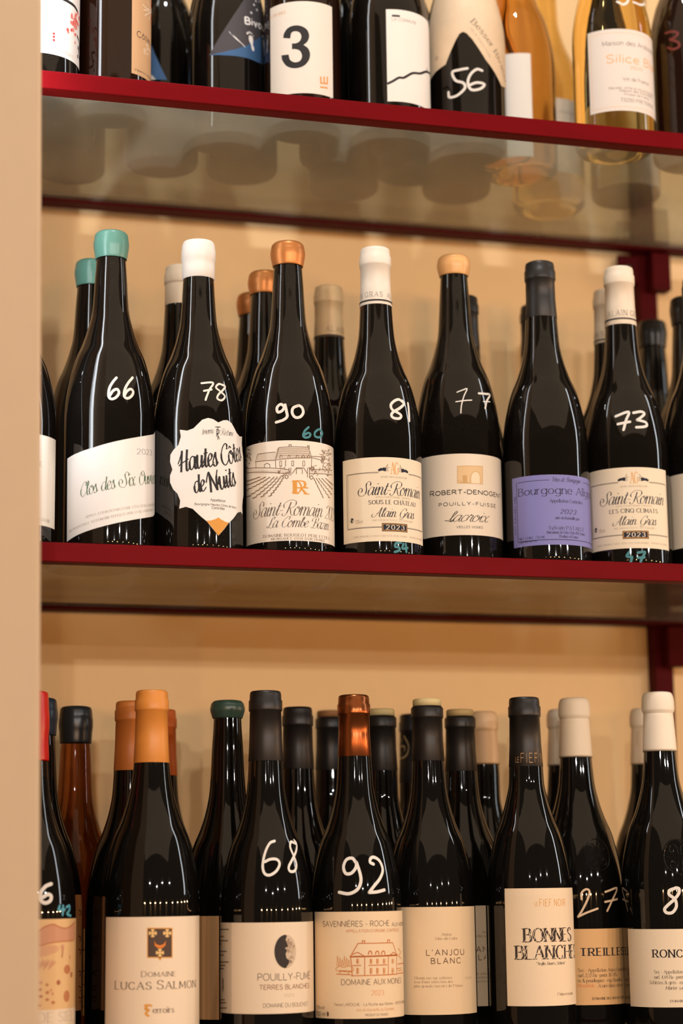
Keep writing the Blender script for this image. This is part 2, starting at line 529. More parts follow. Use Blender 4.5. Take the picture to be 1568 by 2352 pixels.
# ------------------------------------------------------------------ bottles
def neck_profile(kind, h, R, dz=0.0):
    """outer profile (r, z), base edge up to the rim"""
    if kind == 'bordeaux':
        p = [(R, 0.009), (R, 0.185), (R*0.985, 0.192), (R*0.92, 0.203), (R*0.78, 0.213), (R*0.60, 0.222), (R*0.47, 0.232), (0.0160, 0.246), (0.0146, 0.262)]
    else:
        p = [(R, 0.009), (R, 0.112 + dz), (R*0.985, 0.125 + dz), (R*0.945, 0.138 + dz), (R*0.875, 0.152 + dz), (R*0.775, 0.167 + dz),
             (R*0.62, 0.182 + dz), (R*0.50, 0.197 + dz), (R*0.415, 0.215 + dz*.7), (0.0156, 0.234 + dz*.4), (0.0146, 0.255)]
    k = h/0.297
    return [(r, z*k) for r, z in p] + [(0.0134, h - 0.026), (0.0128, h - 0.012), (0.0120, h - 0.003)]


def pchip(p, n=5):
    """monotone smooth curve r(z) through the profile points"""
    m = len(p)
    h = [p[i + 1][1] - p[i][1] for i in range(m - 1)]
    d = [(p[i + 1][0] - p[i][0])/h[i] for i in range(m - 1)]
    t = [0.0]*m
    for i in range(1, m - 1):
        if d[i - 1]*d[i] > 0:
            w1, w2 = 2*h[i] + h[i - 1], h[i] + 2*h[i - 1]
            t[i] = (w1 + w2)/(w1/d[i - 1] + w2/d[i])
    out = []
    for i in range(m - 1):
        for k in range(n):
            u = k/n
            out.append(((2*u**3 - 3*u*u + 1)*p[i][0] + (u**3 - 2*u*u + u)*h[i]*t[i] + (3*u*u - 2*u**3)*p[i + 1][0] + (u**3 - u*u)*h[i]*t[i + 1], p[i][1] + u*h[i]))
    out.append(p[-1])
    return out


class Bottle:
    def __init__(s, X, Y, Z, h, label, R=0.0409, kind='burgundy', dz=0.0, glass=None, group=None, cap=('wax', (120, 120, 120)), name='wine_bottle'):
        s.X, s.Y, s.Z, s.h, s.R = X, Y, Z, h, R
        s.root = empty(name, (X, Y, Z), label, 'wine bottle', group)
        s.glass = glass or GL_BLACK
        outer = pchip(neck_profile(kind, h, R, dz))
        s.prof = outer
        base = [(0, 0.016), (0.010, 0.014), (0.020, 0.006), (0.0255, 0.0012), (R*0.76, 0.0), (R*0.90, 0.0005), (R*0.965, 0.0025), (R*0.993, 0.0055)]
        full = base + outer + [(0.0110, h - 0.0015), (0, h - 0.0015)]
        mb = MB()
        mb.lathe(full, s.glass, 72)
        mb.build('glass_body', s.root)
        s.prof_full = base[5:] + outer
        if cap:
            kw = cap[-1] if isinstance(cap[-1], dict) else {}
            s.make_cap(*[c for c in cap if not isinstance(c, dict)], **kw)

    def rad(s, z):
        p = s.prof_full
        if z <= p[0][1]:
            return p[0][0]
        for a, b in zip(p, p[1:]):
            if a[1] <= z <= b[1]:
                t = (z - a[1])/max(1e-9, b[1] - a[1])
                return a[0] + (b[0] - a[0])*t
        return p[-1][0]

    def make_cap(s, kind, colr, length=None, **kw):
        h = s.h
        mb = MB()
        nr = s.rad
        if kind == 'wax':
            L = length or 0.024
            m = noisy('sealing_wax', colr, kw.get('rough', 0.30), 0.05, 120, 0.06, kw.get('metal', 0.0))
            rb = kw.get('r', 0.0163)
            zb = h - L
            prof = [(nr(zb) + .0002, zb), (nr(zb) + .0011, zb + .0004), (rb - .0006, zb + L*.30), (rb, zb + L*.45), (rb, zb + L*.62), (rb - .0005, zb + L*.72), (rb - .0007, zb + L*.80),
                    (rb - .0014, h - .0024), (rb - .0032, h - .0006), (rb - .006, h), (0, h)]
            mb.lathe(crom(prof[:-2], n=3) + prof[-2:], m, 48)
            o = mb.build('wax_seal', s.root)
        elif kind == 'longwax':
            L = length or 0.055
            m = noisy('sealing_wax', colr, kw.get('rough', 0.5), 0.04, 120, 0.06)
            zb = h - L
            rb = kw.get('r', 0.0155)
            rn = rb - .0015
            prof = [(nr(zb) + .0002, zb), (max(nr(zb), rn) + .0008, zb + .0006), (rn + .0003, h - .024), (rn + .0001, h - .0205), (rb - .0002, h - .0178), (rb, h - .0150), (rb - .0001, h - .0095),
                    (rb - .0008, h - .0045), (rb - .0022, h - .0012), (rb - .0045, h - .0001), (0, h)]
            mb.lathe(crom(prof[:-1], n=3) + prof[-1:], m, 48)
            o = mb.build('wax_seal', s.root)
        elif kind == 'thick':
            L = length or 0.037
            m = noisy('white_wax', colr, 0.55, 0.03, 120, 0.05)
            zb = h - L
            prof = [(nr(zb) + .0002, zb), (.0153, zb + .0008), (.0153, zb + L*.30), (.0154, zb + L*.47), (.0160, zb + L*.5), (.0160, zb + L*.76), (.0155, zb + L*.80), (.0152, h - .0035), (.0140, h - .0008), (.0110, h), (0, h)]
            mb.lathe(prof, m, 48)
            o = mb.build('wax_seal', s.root)
        else:
            L = length or 0.058
            m = noisy('capsule_foil', colr, kw.get('rough', 0.42), 0.04, 150, 0.03, kw.get('metal', 0.0))
            zb = h - L
            rl = kw.get('r', 0.0150)
            rn = rl - .0008
            s.rn = rn
            top = kw.get('cork')
            ht = h - (.006 if top else 0)
            prof = [(nr(zb) + .0002, zb), (max(nr(zb), rn) + .0003, zb + .0002), (max(nr(zb + .02), rn) + .0002, zb + .02), (rn, h - .0185), (rl, h - .0180), (rl + .0002, h - .0165),
                    (rl + .0002, h - .0090), (rl - .0006, h - .0078), (rl - .0008, ht - .0030), (rl - .0013, ht - .0009), (rl - .0028, ht), (0, ht)]
            mb.lathe(prof, m, 48)
            o = mb.build('foil_capsule', s.root)
            if top:
                cb = MB()
                cb.lathe([(0, h - .0065), (rl - .0016, h - .0065), (rl - .0016, h - .0012), (rl - .0026, h), (0, h)], noisy('pale_stopper', top, 0.7, 0.1, 200), 40)
                c = cb.build('cork_stopper', s.root)
                c['label'] = 'pale cork end above the black foil'
        s.cap = o
        return o

    # pixel of the photograph -> (s, z): arc length and height on the bottle's own surface
    def inv(s, px, py):
        v = FW + RT*((px - W/2)/FPX) - UP*((py - H/2)/FPX)
        ox, oy = CAM.x - s.X, CAM.y - s.Y
        tm = -(ox*v.x + oy*v.y)/(v.x*v.x + v.y*v.y)

        def g(t):
            return math.hypot(ox + v.x*t, oy + v.y*t) - s.rad(CAM.z + v.z*t - s.Z)
        hit = None
        N = 40
        prev = tm - 0.06
        for i in range(1, N + 1):
            t = tm - 0.06 + 0.06*i/N
            if g(t) <= 0:
                a, b = prev, t
                for _ in range(22):
                    c = (a + b)/2
                    if g(c) <= 0:
                        b = c
                    else:
                        a = c
                hit = b
                break
            prev = t
        if hit is None:
            hit = tm
        th = math.atan2(ox + v.x*hit, -(oy + v.y*hit))
        return th*s.R, CAM.z + v.z*hit - s.Z

    def pt(s, q, eps):
        th = q[0]/s.R
        r = (s.R if q[1] < 0.009 else s.rad(q[1])) + eps
        return (r*math.sin(th), -r*math.cos(th), q[1])


def capsurf(b):
    """the surface of the bottle's capsule, to print on"""
    c = copy.copy(b)
    c.rad = lambda z: max(b.rad(z), b.rn) + 0.00035
    return c


class Lab:
    """a paper label (or a painted mark) that follows the bottle's surface; everything printed on it is in the same mesh"""

    def __init__(s, b, src=None, ds=0.0, dt=0.0, eps=0.00022):
        s.b = b
        s.src = src or b
        s.ds, s.dt = ds, dt
        s.eps = eps
        s.smax = 1.0
        s.mb = MB()

    def P(s, x, y):
        q = s.src.inv(x, y)
        return (q[0] + s.ds, q[1] + s.dt)

    def fill(s, poly, m, lvl=0, step=0.0025):
        b, eps = s.b, s.eps + lvl*0.00006
        zs = 0.006

        def clip(q, ax, sgn, lim):
            r = []
            for a, c in zip(q, q[1:] + q[:1]):
                ia, ic = sgn*(a[ax] - lim) >= 0, sgn*(c[ax] - lim) >= 0
                if ia:
                    r.append(a)
                if ia != ic:
                    t = (lim - a[ax])/(c[ax] - a[ax])
                    w = [a[0] + (c[0] - a[0])*t, a[1] + (c[1] - a[1])*t]
                    w[ax] = lim
                    r.append(tuple(w))
            return r

        def slabs(q, ax, st):
            lo, hi = min(p[ax] for p in q), max(p[ax] for p in q)
            i0, i1 = math.floor(lo/st), math.floor(hi/st)
            for i in range(i0, i1 + 1):
                w = clip(q, ax, 1, i*st)
                if len(w) > 2:
                    w = clip(w, ax, -1, (i + 1)*st)
                if len(w) > 2:
                    yield w
        for tri in tessellate_polygon([[Vector((p[0], p[1], 0)) for p in poly]]):
            t3 = [tuple(poly[j]) for j in tri]
            ar = (t3[1][0] - t3[0][0])*(t3[2][1] - t3[0][1]) - (t3[2][0] - t3[0][0])*(t3[1][1] - t3[0][1])
            if abs(ar) < 1e-12:
                continue
            if ar < 0:
                t3.reverse()
            for q in slabs(t3, 0, step):
                for w in (slabs(q, 1, zs) if max(p[1] for p in q) > 0.108 else (q,)):
                    s.mb.face([b.pt(p, eps) for p in w], m)

    def grid(s, s0, s1, t0, t1, m, lvl=0):
        """plain rectangular sheet"""
        n = max(2, int(abs(s1 - s0)/0.0022))
        e = s.eps + lvl*0.00006
        k = max(1, int(math.ceil(abs(t1 - t0)/0.006))) if t1 > 0.10 or t0 < 0.012 else 1
        zs = [t0 + (t1 - t0)*j/k for j in range(k + 1)]
        for i in range(n):
            a, c = s0 + (s1 - s0)*i/n, s0 + (s1 - s0)*(i + 1)/n
            for za, zb in zip(zs, zs[1:]):
                s.mb.face([s.b.pt((a, za), e), s.b.pt((c, za), e), s.b.pt((c, zb), e), s.b.pt((a, zb), e)], m)

    def ribbon(s, pts, w, m, lvl=1, widths=None, maxseg=0.0022, cap=False):
        q = [pts[0]]
        ws = [widths[0] if widths else w]
        for i in range(1, len(pts)):
            a, c = pts[i - 1], pts[i]
            d = math.hypot(c[0] - a[0], c[1] - a[1])
            if d < 1e-7:
                continue
            k = max(1, int(math.ceil(d/maxseg)))
            for j in range(1, k + 1):
                t = j/k
                q.append((a[0] + (c[0] - a[0])*t, a[1] + (c[1] - a[1])*t))
                ws.append((widths[i - 1] + (widths[i] - widths[i - 1])*t) if widths else w)
        if len(q) < 2:
            return
        e = s.eps + lvl*0.00006
        L, Rr = [], []
        n = len(q)
        for i in range(n):
            a, c = q[max(0, i - 1)], q[min(n - 1, i + 1)]
            d1 = (q[i][0] - a[0], q[i][1] - a[1]) if i > 0 else (c[0] - q[i][0], c[1] - q[i][1])
            d2 = (c[0] - q[i][0], c[1] - q[i][1]) if i < n - 1 else d1
            l1 = math.hypot(*d1) or 1e-9
            l2 = math.hypot(*d2) or 1e-9
            n1 = (-d1[1]/l1, d1[0]/l1)
            n2 = (-d2[1]/l2, d2[0]/l2)
            mx, my = n1[0] + n2[0], n1[1] + n2[1]
            ml = math.hypot(mx, my)
            if ml < 0.35:
                mx, my, k = n1[0], n1[1], 1.0
            else:
                mx, my = mx/ml, my/ml
                k = 1/max(0.45, mx*n1[0] + my*n1[1])
            hw = ws[i]/2*k
            L.append((q[i][0] + mx*hw, q[i][1] + my*hw))
            Rr.append((q[i][0] - mx*hw, q[i][1] - my*hw))
        for i in range(n - 1):
            if max(Rr[i][0], Rr[i + 1][0], L[i][0], L[i + 1][0]) > s.smax:
                continue
            s.mb.face([s.b.pt(p, e) for p in (Rr[i], Rr[i + 1], L[i + 1], L[i])], m)
        if cap:
            for c, wd_ in ((q[0], ws[0]), (q[-1], ws[-1])):
                s.mb.face([s.b.pt((c[0] + wd_/2*math.cos(a), c[1] + wd_/2*math.sin(a)), e) for a in [2*PI*k/10 for k in range(10)]], m)

    def line(s, px, w, m, lvl=1, smooth=False, closed=False, cap=False, pxw=None, n=5):
        q = [s.P(*p) for p in px]
        if smooth:
            q = crom(q, closed, n)
        elif closed:
            q = q + q[:1]
        s.ribbon(q, w, m, lvl, cap=cap)

    def poly(s, px, m, lvl=1, smooth=False):
        q = [s.P(*p) for p in px]
        if smooth:
            q = crom(q, True, 5)[:-1]
        s.fill(q, m, lvl)

    def disc(s, x, y, rx, ry, m, lvl=1, n=14):
        """rx, ry in metres around a pixel centre"""
        c = s.P(x, y)
        s.fill([(c[0] + rx*math.cos(2*PI*i/n), c[1] + ry*math.sin(2*PI*i/n)) for i in range(n)], m, lvl)

    def text(s, txt, p0, p1, Hpx, m, kind='sans', w=None, rest='', lvl=1, y=None, **st):
        """writes txt from photo pixel p0 to p1 along the label; Hpx is the capital height in photo pixels"""
        style = dict(kind=kind, **st)
        wv = w if w is not None else {'sans': .13, 'serif': .13, 'script': .10}[kind]
        if kind != 'script':
            style['track'] = st.get('track', 2.6) + wv*14*(.75 if kind == 'serif' else .4)
        if y is not None:
            xm = (p0 + p1)/2
            t = s.P(xm, y)[1]
            a = (s.P(p0, y)[0], t)
            c = (s.P(p1, y)[0], t)
            hm = s.P(xm, y - Hpx)[1] - t
        else:
            a, c = s.P(*p0), s.P(*p1)
            pm = ((p0[0] + p1[0])/2, (p0[1] + p1[1])/2)
            if 'hm' in st:
                hm = st['hm']
            else:
                hm = s.P(pm[0], pm[1] - Hpx)[1] - s.P(*pm)[1]
        _, wf = glyph_runs(txt, style)
        runs, _ = glyph_runs(txt + rest, style)
        dx, dy = c[0] - a[0], c[1] - a[1]
        L = math.hypot(dx, dy)
        ux, uy = dx/L, dy/L
        kx = L/wf
        ky = hm/14.0
        thick = (w if w is not None else {'sans': .13, 'serif': .13, 'script': .10}[kind])*hm
        thin = thick*st.get('thin', {'sans': 1.0, 'serif': .38, 'script': .34}[kind])

        def mp(p):
            return (a[0] + p[0]*kx*ux - p[1]*ky*uy, a[1] + p[0]*kx*uy + p[1]*ky*ux)
        for pts, straight in runs:
            q = [mp(p) for p in pts]
            if kind == 'sans':
                s.ribbon(q, thick, m, lvl)
                continue
            n = len(pts)
            if straight and n > 2:
                segs = [(pts[i:i + 2], q[i:i + 2]) for i in range(n - 1)]
            else:
                segs = [(pts, q)]
            for fp, qq in segs:
                wds = []
                nn = len(fp)
                for i in range(nn):
                    d0, d1 = fp[max(0, i - 1)], fp[min(nn - 1, i + 1)]
                    ddx, ddy = d1[0] - d0[0], d1[1] - d0[1]
                    if style.get('shear') or kind == 'script':
                        ddx -= style.get('shear', 0.36)*ddy
                    ll = math.hypot(ddx, ddy) or 1
                    v = abs(ddy)/ll
                    if kind == 'serif' and straight and v < 0.985 and ddx*ddy > 0 and v > .3:
                        v = 0.25
                    if kind == 'script':
                        if ddx*ddy > 0 and v < 0.93:
                            v *= 0.45
                        v = v**2
                    wds.append(thin + (thick - thin)*v**1.3)
                s.ribbon(qq, thick, m, lvl, widths=wds)
            if kind == 'serif' and not st.get('noserif'):
                for (e, nb) in ((pts[0], pts[1]), (pts[-1], pts[-2])):
                    v = abs(e[1] - nb[1])/(math.hypot(e[0] - nb[0], e[1] - nb[1]) or 1)
                    if v > 0.7 and min(abs(e[1] - k) for k in (0, 14, 9.5, 14.5, -4.5)) < 0.3:
                        hw = .5*thick/kx + (1.7 if n == 2 else 1.3)
                        yy = e[1] + (-.25 if e[1] > 1 else .25)
                        sh = style.get('shear', 0)
                        s.ribbon([mp((e[0] - hw, yy)), mp((e[0] + hw, yy))], max(thin, .052*hm), m, lvl)

    def build(s, name='paper_label', label=None):
        o = s.mb.build(name, s.b.root)
        if label:
            o['label'] = label
        return o


GL_BLACK = dark_glass('bottle_glass', (14, 11, 9), 0.42)
GL_CLEAN = dark_glass('bottle_glass_clean', (11, 10, 9), 0.08)
GL_BROWN = dark_glass('brown_bottle_glass', (30, 13, 7), 0.2)
GL_AMBER = clear_glass('amber_wine_glass', (0.80, 0.42, 0.10))
GL_GOLD = clear_glass('golden_wine_glass', (0.90, 0.64, 0.22))
GL_ROSE = clear_glass('tawny_wine_glass', (0.34, 0.12, 0.035))

SUP, SMID, SLOW = 0.4325, 0.0, -0.428
GLZ = -0.004
MID = 'wine bottles standing on the middle glass shelf'
LOW = 'wine bottles standing on the lower glass shelf'
TOP = 'wine bottles standing on the upper glass shelf'


def ink(c):
    return flat('printing_ink', c, 0.7)


def paper(c):
    return noisy('label_paper', c, 0.62, 0.025, 500, 0.03)


def mark(b, colr, w, strokes, org, k, name='price_mark', label=None):
    """hand-painted figures: strokes in crop pixels (origin org, scale k) brushed onto the glass"""
    L = Lab(b, eps=0.00012)
    m = flat('paint_marker', colr, 0.6)
    for st in strokes:
        q = crom([L.P(org[0] + x/k, org[1] + y/k) for x, y in st], n=5)
        L.ribbon(q, w, m, 1, maxseg=0.0012, cap=True)
    return L.build(name, label)


def sheet(b, xl, xr, yt, yb, m, xm=None, s0=None, s1=None):
    """rectangular label: its left/right edges and its top/bottom (read at column xm) in photo pixels"""
    L = Lab(b)
    xm = xm if xm is not None else (xl + xr)/2
    t1 = L.P(xm, yt)[1]
    t0 = max(0.005, L.P(xm, yb)[1])
    ym = (yt + yb)/2
    a = s0 if s0 is not None else L.P(xl, ym)[0]
    c = s1 if s1 is not None else L.P(xr, ym)[0]
    L.grid(a, c, t0, t1, m)
    L.smax = max(a, c) - 0.0006
    L.box = (a, c, t0, t1)
    return L


# ------------------------------------------------------------------ the setting
def structure(o):
    o['kind'] = 'structure'
    return o


mb = MB()
mb.box((-1.2, 0.345, -1.3), (2.4, 0.42, 1.6), M_WALL)
structure(mb.build('wall_back', smooth=False))
# wall end at the left, in front of the shelves; its corner is slightly out of plumb
mb = MB()
xa, xb = 0.2068, 0.1845           # edge x at z = -1.3 and z = 1.0 (leans a little)
xa, xb = 0.2105, 0.1800
v = []
for z, x in ((-1.3, xa), (1.0, xb)):
    for px_, py_ in ((-1.2, -0.2), (x, -0.2), (x, -0.05), (-1.2, -0.05)):
        v.append((px_, py_, z))
k = len(mb.v)
mb.v.extend(v)
for q in ((0, 3, 2, 1), (4, 5, 6, 7), (0, 1, 5, 4), (1, 2, 6, 5), (2, 3, 7, 6), (3, 0, 4, 7)):
    mb.f.append(q)
    mb.m.append(mb.mat(M_PILLAR))
structure(mb.build('wall_left', smooth=False, bevel=0.003))

# the tube lamp in the corner (hidden from the photograph behind the wall end)
lamp = empty('tube_lamp', (0.200, -0.034, 0.09), 'slim white tube lamp upright behind the edge of the left wall', 'lamp')
mb = MB()
mb.lathe([(0, 0), (0.005, 0), (0.005, 0.98), (0, 0.98)], glow('tube_light', (0.90, 0.95, 1.0), TUBE_E), 16)
mb.build('light_tube', lamp)
mb = MB()
mb.box((-0.014, -0.015, -0.02), (-0.0075, 0.012, 1.0), flat('lamp_housing', (225, 225, 225), 0.5))
mb.build('lamp_housing', lamp, smooth=False)


# ------------------------------------------------------------------ shelves
def shelf(z, label):
    t = empty('glass_shelf', (0.6, 0.16, z), label, 'shelf', 'glass shelves in red steel rails')
    x0, x1 = -0.42, 0.75
    mb = MB()
    mb.box((x0, -0.160, -0.0168), (x1, -0.1568, 0.0), M_RED)
    mb.box((x0, -0.1568, -0.0168), (x1, -0.141, -0.0136), M_RED)
    a = mb.build('front_rail', t, smooth=False, bevel=0.0006)
    mb = MB()
    mb.box((x0, 0.1568, -0.0168), (x1, 0.160, 0.0), M_RED_SHADED)
    mb.box((x0, 0.139, -0.0168), (x1, 0.1568, -0.0136), M_RED_SHADED)
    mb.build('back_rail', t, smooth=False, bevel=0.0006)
    mb = MB()
    mb.box((x0, -0.1564, -0.0134), (x1, 0.1564, GLZ), M_PANE)
    g = mb.build('glass_pane', t, smooth=False)
    return t


shelf(SUP, 'upper glass shelf in red steel rails, its underside seen above the rows of necks')
shelf(SMID, 'middle glass shelf in red steel rails with the white price marked bottles on it')
shelf(SLOW, 'lower glass shelf in red steel rails under the bottom row of bottles')

# red steel upright against the back wall
up = empty('steel_upright', (0.955, 0.318, -1.28), 'red steel upright against the back wall at the right with bolted bracket', 'upright')
mb = MB()
mb.box((-0.0105, 0.0065, 0.0), (0.0115, 0.026, 2.88), M_RED_SHADED)
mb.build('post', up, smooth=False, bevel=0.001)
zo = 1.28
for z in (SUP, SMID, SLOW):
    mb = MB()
    mb.box((-0.002, -0.012, z + zo - 0.062), (0.021, 0.0063, z + zo - 0.018), M_RED_SHADED)
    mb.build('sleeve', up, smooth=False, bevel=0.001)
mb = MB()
mb.box((-0.036, 0.006, SUP + zo - 0.050), (-0.0107, 0.012, SUP + zo - 0.018), M_RED_SHADED)
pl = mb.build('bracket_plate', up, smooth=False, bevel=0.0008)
mb = MB()
mb.lathe([(0, 0), (0.0048, 0), (0.0048, 0.0016), (0.0035, 0.003), (0, 0.0034)], flat('zinc_bolt', (200, 196, 188), 0.25, 1.0), 20)
bo = mb.build('bolt', pl)
bo.location = (-0.024, 0.006, SUP + zo - 0.034)
bo.rotation_euler = (PI/2, 0, 0)
bo['label'] = 'bright zinc bolt head'

# ================================================================== middle shelf, front row
WHITE = (236, 234, 226)
CREAM = (236, 224, 200)
DK = ink((28, 24, 24))
NAVY = ink((22, 28, 46))
GREY = ink((150, 140, 126))
LGREY = ink((186, 172, 150))
GOLD = ink((222, 158, 70))
PW = (236, 232, 224)
PT = (60, 132, 142)


def Z(z):
    return z + GLZ


b = Bottle(0.197, 0.047, Z(SMID), 0.300, 'dark bottle at the far left of the middle shelf, half hidden by the wall edge', group=MID, cap=('wax', (130, 120, 112)))
L = sheet(b, 40, 126, 1000, 1208, paper(WHITE), 100)
L.text('BOURGOGNE', 66, 114, 7, GREY, 'serif', y=1196)
L.text('E', 92, 98, 12, GREY, 'serif', y=1072)
L.build()

# 66
b = m1 = Bottle(0.286, 0.047, Z(SMID), 0.3035, 'front bottle with turquoise wax top, white price 66 and slanting white label', dz=.010, group=MID, cap=('wax', (92, 144, 131), .026))
L = Lab(b)
top = [L.P(x, y) for x, y in ((155, 1054), (180, 1040), (215, 1028), (260, 1015), (310, 1005), (352, 997.5))]
bot = [L.P(x, y) for x, y in ((351, 1186), (310, 1193), (260, 1203), (215, 1215), (180, 1228), (154, 1245))]
top.append((top[-1][0] + .014, top[-1][1] + .0075))
bot.insert(0, (bot[0][0] + .014, bot[0][1] + .0072))
L.fill(top + bot, paper((240, 240, 238)))
L.smax = top[-1][0] - .0006
L.text('2023', (315, 1043), (348, 1046), 12, DK, 'serif', w=.09)
GRN = ink((52, 92, 58))
L.text('Clos des Six O', (186, 1143), (332, 1113), 29, GRN, 'script', w=.085, rest='uvrées', shear=.28)
L.text("APPELLATION BOURGOGNE CÔTE D'OR", (197, 1191), (335, 1164), 5.5, GREY, 'serif', rest=' CONTRÔLÉE')
L.text('MIS EN BOUTEILLE AU DOMAINE ROUGEOT PERE ET FILS', (160, 1224), (327, 1177), 5.5, GREY, 'serif', rest=' A MEURSAULT')
L.build()
mark(b, PW, .0024, [[(650, 55), (625, 85), (600, 130), (594, 185), (612, 208), (645, 198), (668, 165), (655, 138), (625, 150), (602, 185)],
                    [(766, 54), (735, 92), (710, 140), (706, 188), (730, 204), (760, 185), (770, 155), (752, 137), (725, 152), (708, 182)]], (60, 850), 3.136, label='white hand painted price 66')

# 78
b = m2 = Bottle(0.368, 0.047, Z(SMID), 0.301, 'front bottle with thick white wax top, price 78 and ornate shield label', dz=.006, group=MID, cap=('thick', (244, 240, 234)))
L = Lab(b)
half = [L.P(60 + x/3.136, 850 + y/3.136) for x, y in ((1383, 378), (1345, 354), (1310, 345), (1268, 358), (1235, 390), (1205, 420), (1160, 437), (1107, 430), (1114, 480), (1097, 540), (1062, 575), (1040, 610), (1037, 660),
                                                  (1054, 718), (1037, 760), (1037, 810), (1060, 860), (1090, 890), (1110, 940), (1103, 999), (1150, 985), (1200, 1000), (1250, 1048), (1300, 1090), (1340, 1140), (1383, 1193))]
c0 = L.P(60 + 1383/3.136, 850 + 700/3.136)[0]
half[0] = (c0, half[0][1])
half[-1] = (c0, half[-1][1])
full = half + [(2*c0 - p[0], p[1]) for p in reversed(half[1:-1])]
L.fill(full, paper((240, 238, 234)), 0, .0015)
L.smax = max(p[0] for p in full) - .003
gl_ = [L.P(60 + x/3.136, 850 + y/3.136) for x, y in ((1297, 1086), (1330, 1084), (1360, 1074))]
tip = half[-1]
gt = (c0, L.P(60 + 1383/3.136, 850 + 1062/3.136)[1])
L.fill([gt] + [(2*c0 - p[0], p[1]) for p in reversed(gl_)] + [tip] + gl_, GOLD, 1)
L.text('Hautes', (413, 1086), (500, 1070), 44, DK, 'script', w=.12, thin=.5, shear=.2)
L.text('Côtes', (511, 1070), (553, 1057), 42, DK, 'script', w=.12, thin=.5, shear=.2)
L.text('de', (448, 1133), (473, 1127), 38, DK, 'script', w=.13, thin=.5, shear=.2)
L.text('Nuits', (482, 1132), (541, 1115), 42, DK, 'script', w=.13, thin=.5, shear=.2)
L.text('Appellation', 483, 517, 6, DK, 'sans', y=1152)
L.text('Bourgogne Hautes Côtes', 447, 522, 5, DK, 'sans', y=1161, rest=' de Nuits', w=.14)
L.text('Contrôlée', 486, 515, 6, DK, 'sans', y=1170)
L.text('Jeremy', (462, 999), (491, 995), 13, DK, 'script', w=.08)
L.text('Rechine', (507, 999), (535, 1002), 13, DK, 'script', w=.08)
L.line([(494, 981), (506, 981)], .0008, DK)
L.line([(500, 981), (500, 1010)], .0007, DK)
L.line([(497, 1003), (497, 986), (503, 988), (503, 995), (498, 996), (504, 1009)], .0006, DK)
L.build()
mark(b, PW, .0019, [[(1262, 95), (1345, 92), (1320, 140), (1300, 190), (1292, 215)], [(1280, 150), (1335, 140)],
                    [(1420, 112), (1388, 100), (1366, 125), (1395, 152), (1430, 188), (1408, 218), (1376, 205), (1385, 175), (1415, 145), (1432, 118), (1412, 105)]], (60, 850), 3.136, label='white hand painted price 78')

# 90
b = m3 = Bottle(0.454, 0.047, Z(SMID), 0.3065, 'front bottle with copper wax top, white price 90, teal 60 and vineyard drawing', dz=.008, group=MID, cap=('wax', (206, 134, 74), .0235, dict(metal=.55, rough=.38)))
L = sheet(b, 560, 764, 1011.5, 1242, paper((240, 232, 218)), 661, s0=-.064, s1=.052)
BRN = ink((112, 88, 70))
LB = ink((158, 132, 108))


def C3(x, y):
    return (540 + x/3.564, 850 + y/3.564)


for st in ([(330, 738), (357, 636), (395, 631), (440, 629), (600, 633), (623, 716)], [(325, 738), (625, 718), (722, 745)], [(440, 628), (440, 612), (458, 612), (458, 629)], [(590, 633), (590, 620), (605, 620), (605, 634)],
           [(620, 706), (700, 712), (722, 745), (718, 800)], [(185, 690), (330, 672)], [(185, 690), (168, 752), (330, 738)], [(170, 752), (172, 800)], [(330, 738), (332, 800)], [(412, 735), (412, 790)], [(625, 718), (622, 800)],
           [(440, 800), (440, 865)], [(455, 800), (455, 865)], [(590, 800), (590, 880)], [(606, 800), (606, 880)], [(465, 850), (500, 800), (560, 800), (590, 850)], [(500, 852), (500, 808), (548, 808), (548, 852)],
           [(75, 815), (440, 815)], [(75, 850), (430, 850)], [(606, 815), (790, 822)], [(606, 850), (790, 860)]):
    L.line([C3(*p) for p in st], .0006, BRN)
for i in range(26):
    x = 345 + i*10.3
    L.line([C3(x + 4, 637), C3(x - 8 + (i - 13)*.9, 728)], .0004, LB)
for i in range(14):
    x = 190 + i*10.5
    L.line([C3(x, 690 - i), C3(x - 10, 748)], .0003, LB)
for yq in (650, 668, 686, 704):
    L.line([C3(350 - (yq - 640)*.2, yq), C3(605 + (yq - 640)*.2, yq)], .0004, LB)
for xq in (375, 440, 508, 555, 600):
    L.line([C3(xq - 10, 722), C3(xq - 10, 706), C3(xq, 696), C3(xq + 10, 706), C3(xq + 10, 722)], .0006, BRN)
for xq in (372, 470, 560):
    L.line([C3(xq - 8, 745), C3(xq + 8, 745), C3(xq + 8, 785), C3(xq - 8, 785)], .0005, BRN, closed=True)
L.line([C3(240, 800), C3(240, 775), C3(262, 762), C3(285, 775), C3(285, 800)], .0006, BRN)
for i in range(34):
    x = 80 + i*11
    L.line([C3(x, 815), C3(x, 850)], .0003, LB)
for i in range(16):
    x = 612 + i*11.5
    L.line([C3(x, 815), C3(x, 853)], .0003, LB)
rnd = random.Random(3)
for cx_, cy_, rx_, ry_, n_ in ((100, 730, 34, 100, 26), (395, 830, 45, 40, 16), (650, 820, 45, 50, 20), (745, 760, 42, 110, 34), (715, 700, 18, 60, 12)):
    for i in range(n_):
        a, r = rnd.random()*2*PI, rnd.random()**.5
        x, y = cx_ + rx_*r*math.cos(a), cy_ + ry_*r*math.sin(a)
        L.line([C3(x + rnd.uniform(-12, 12), y + rnd.uniform(-12, 12)) for _ in range(4)], .0005, BRN if i % 2 else LB, smooth=True, n=3)
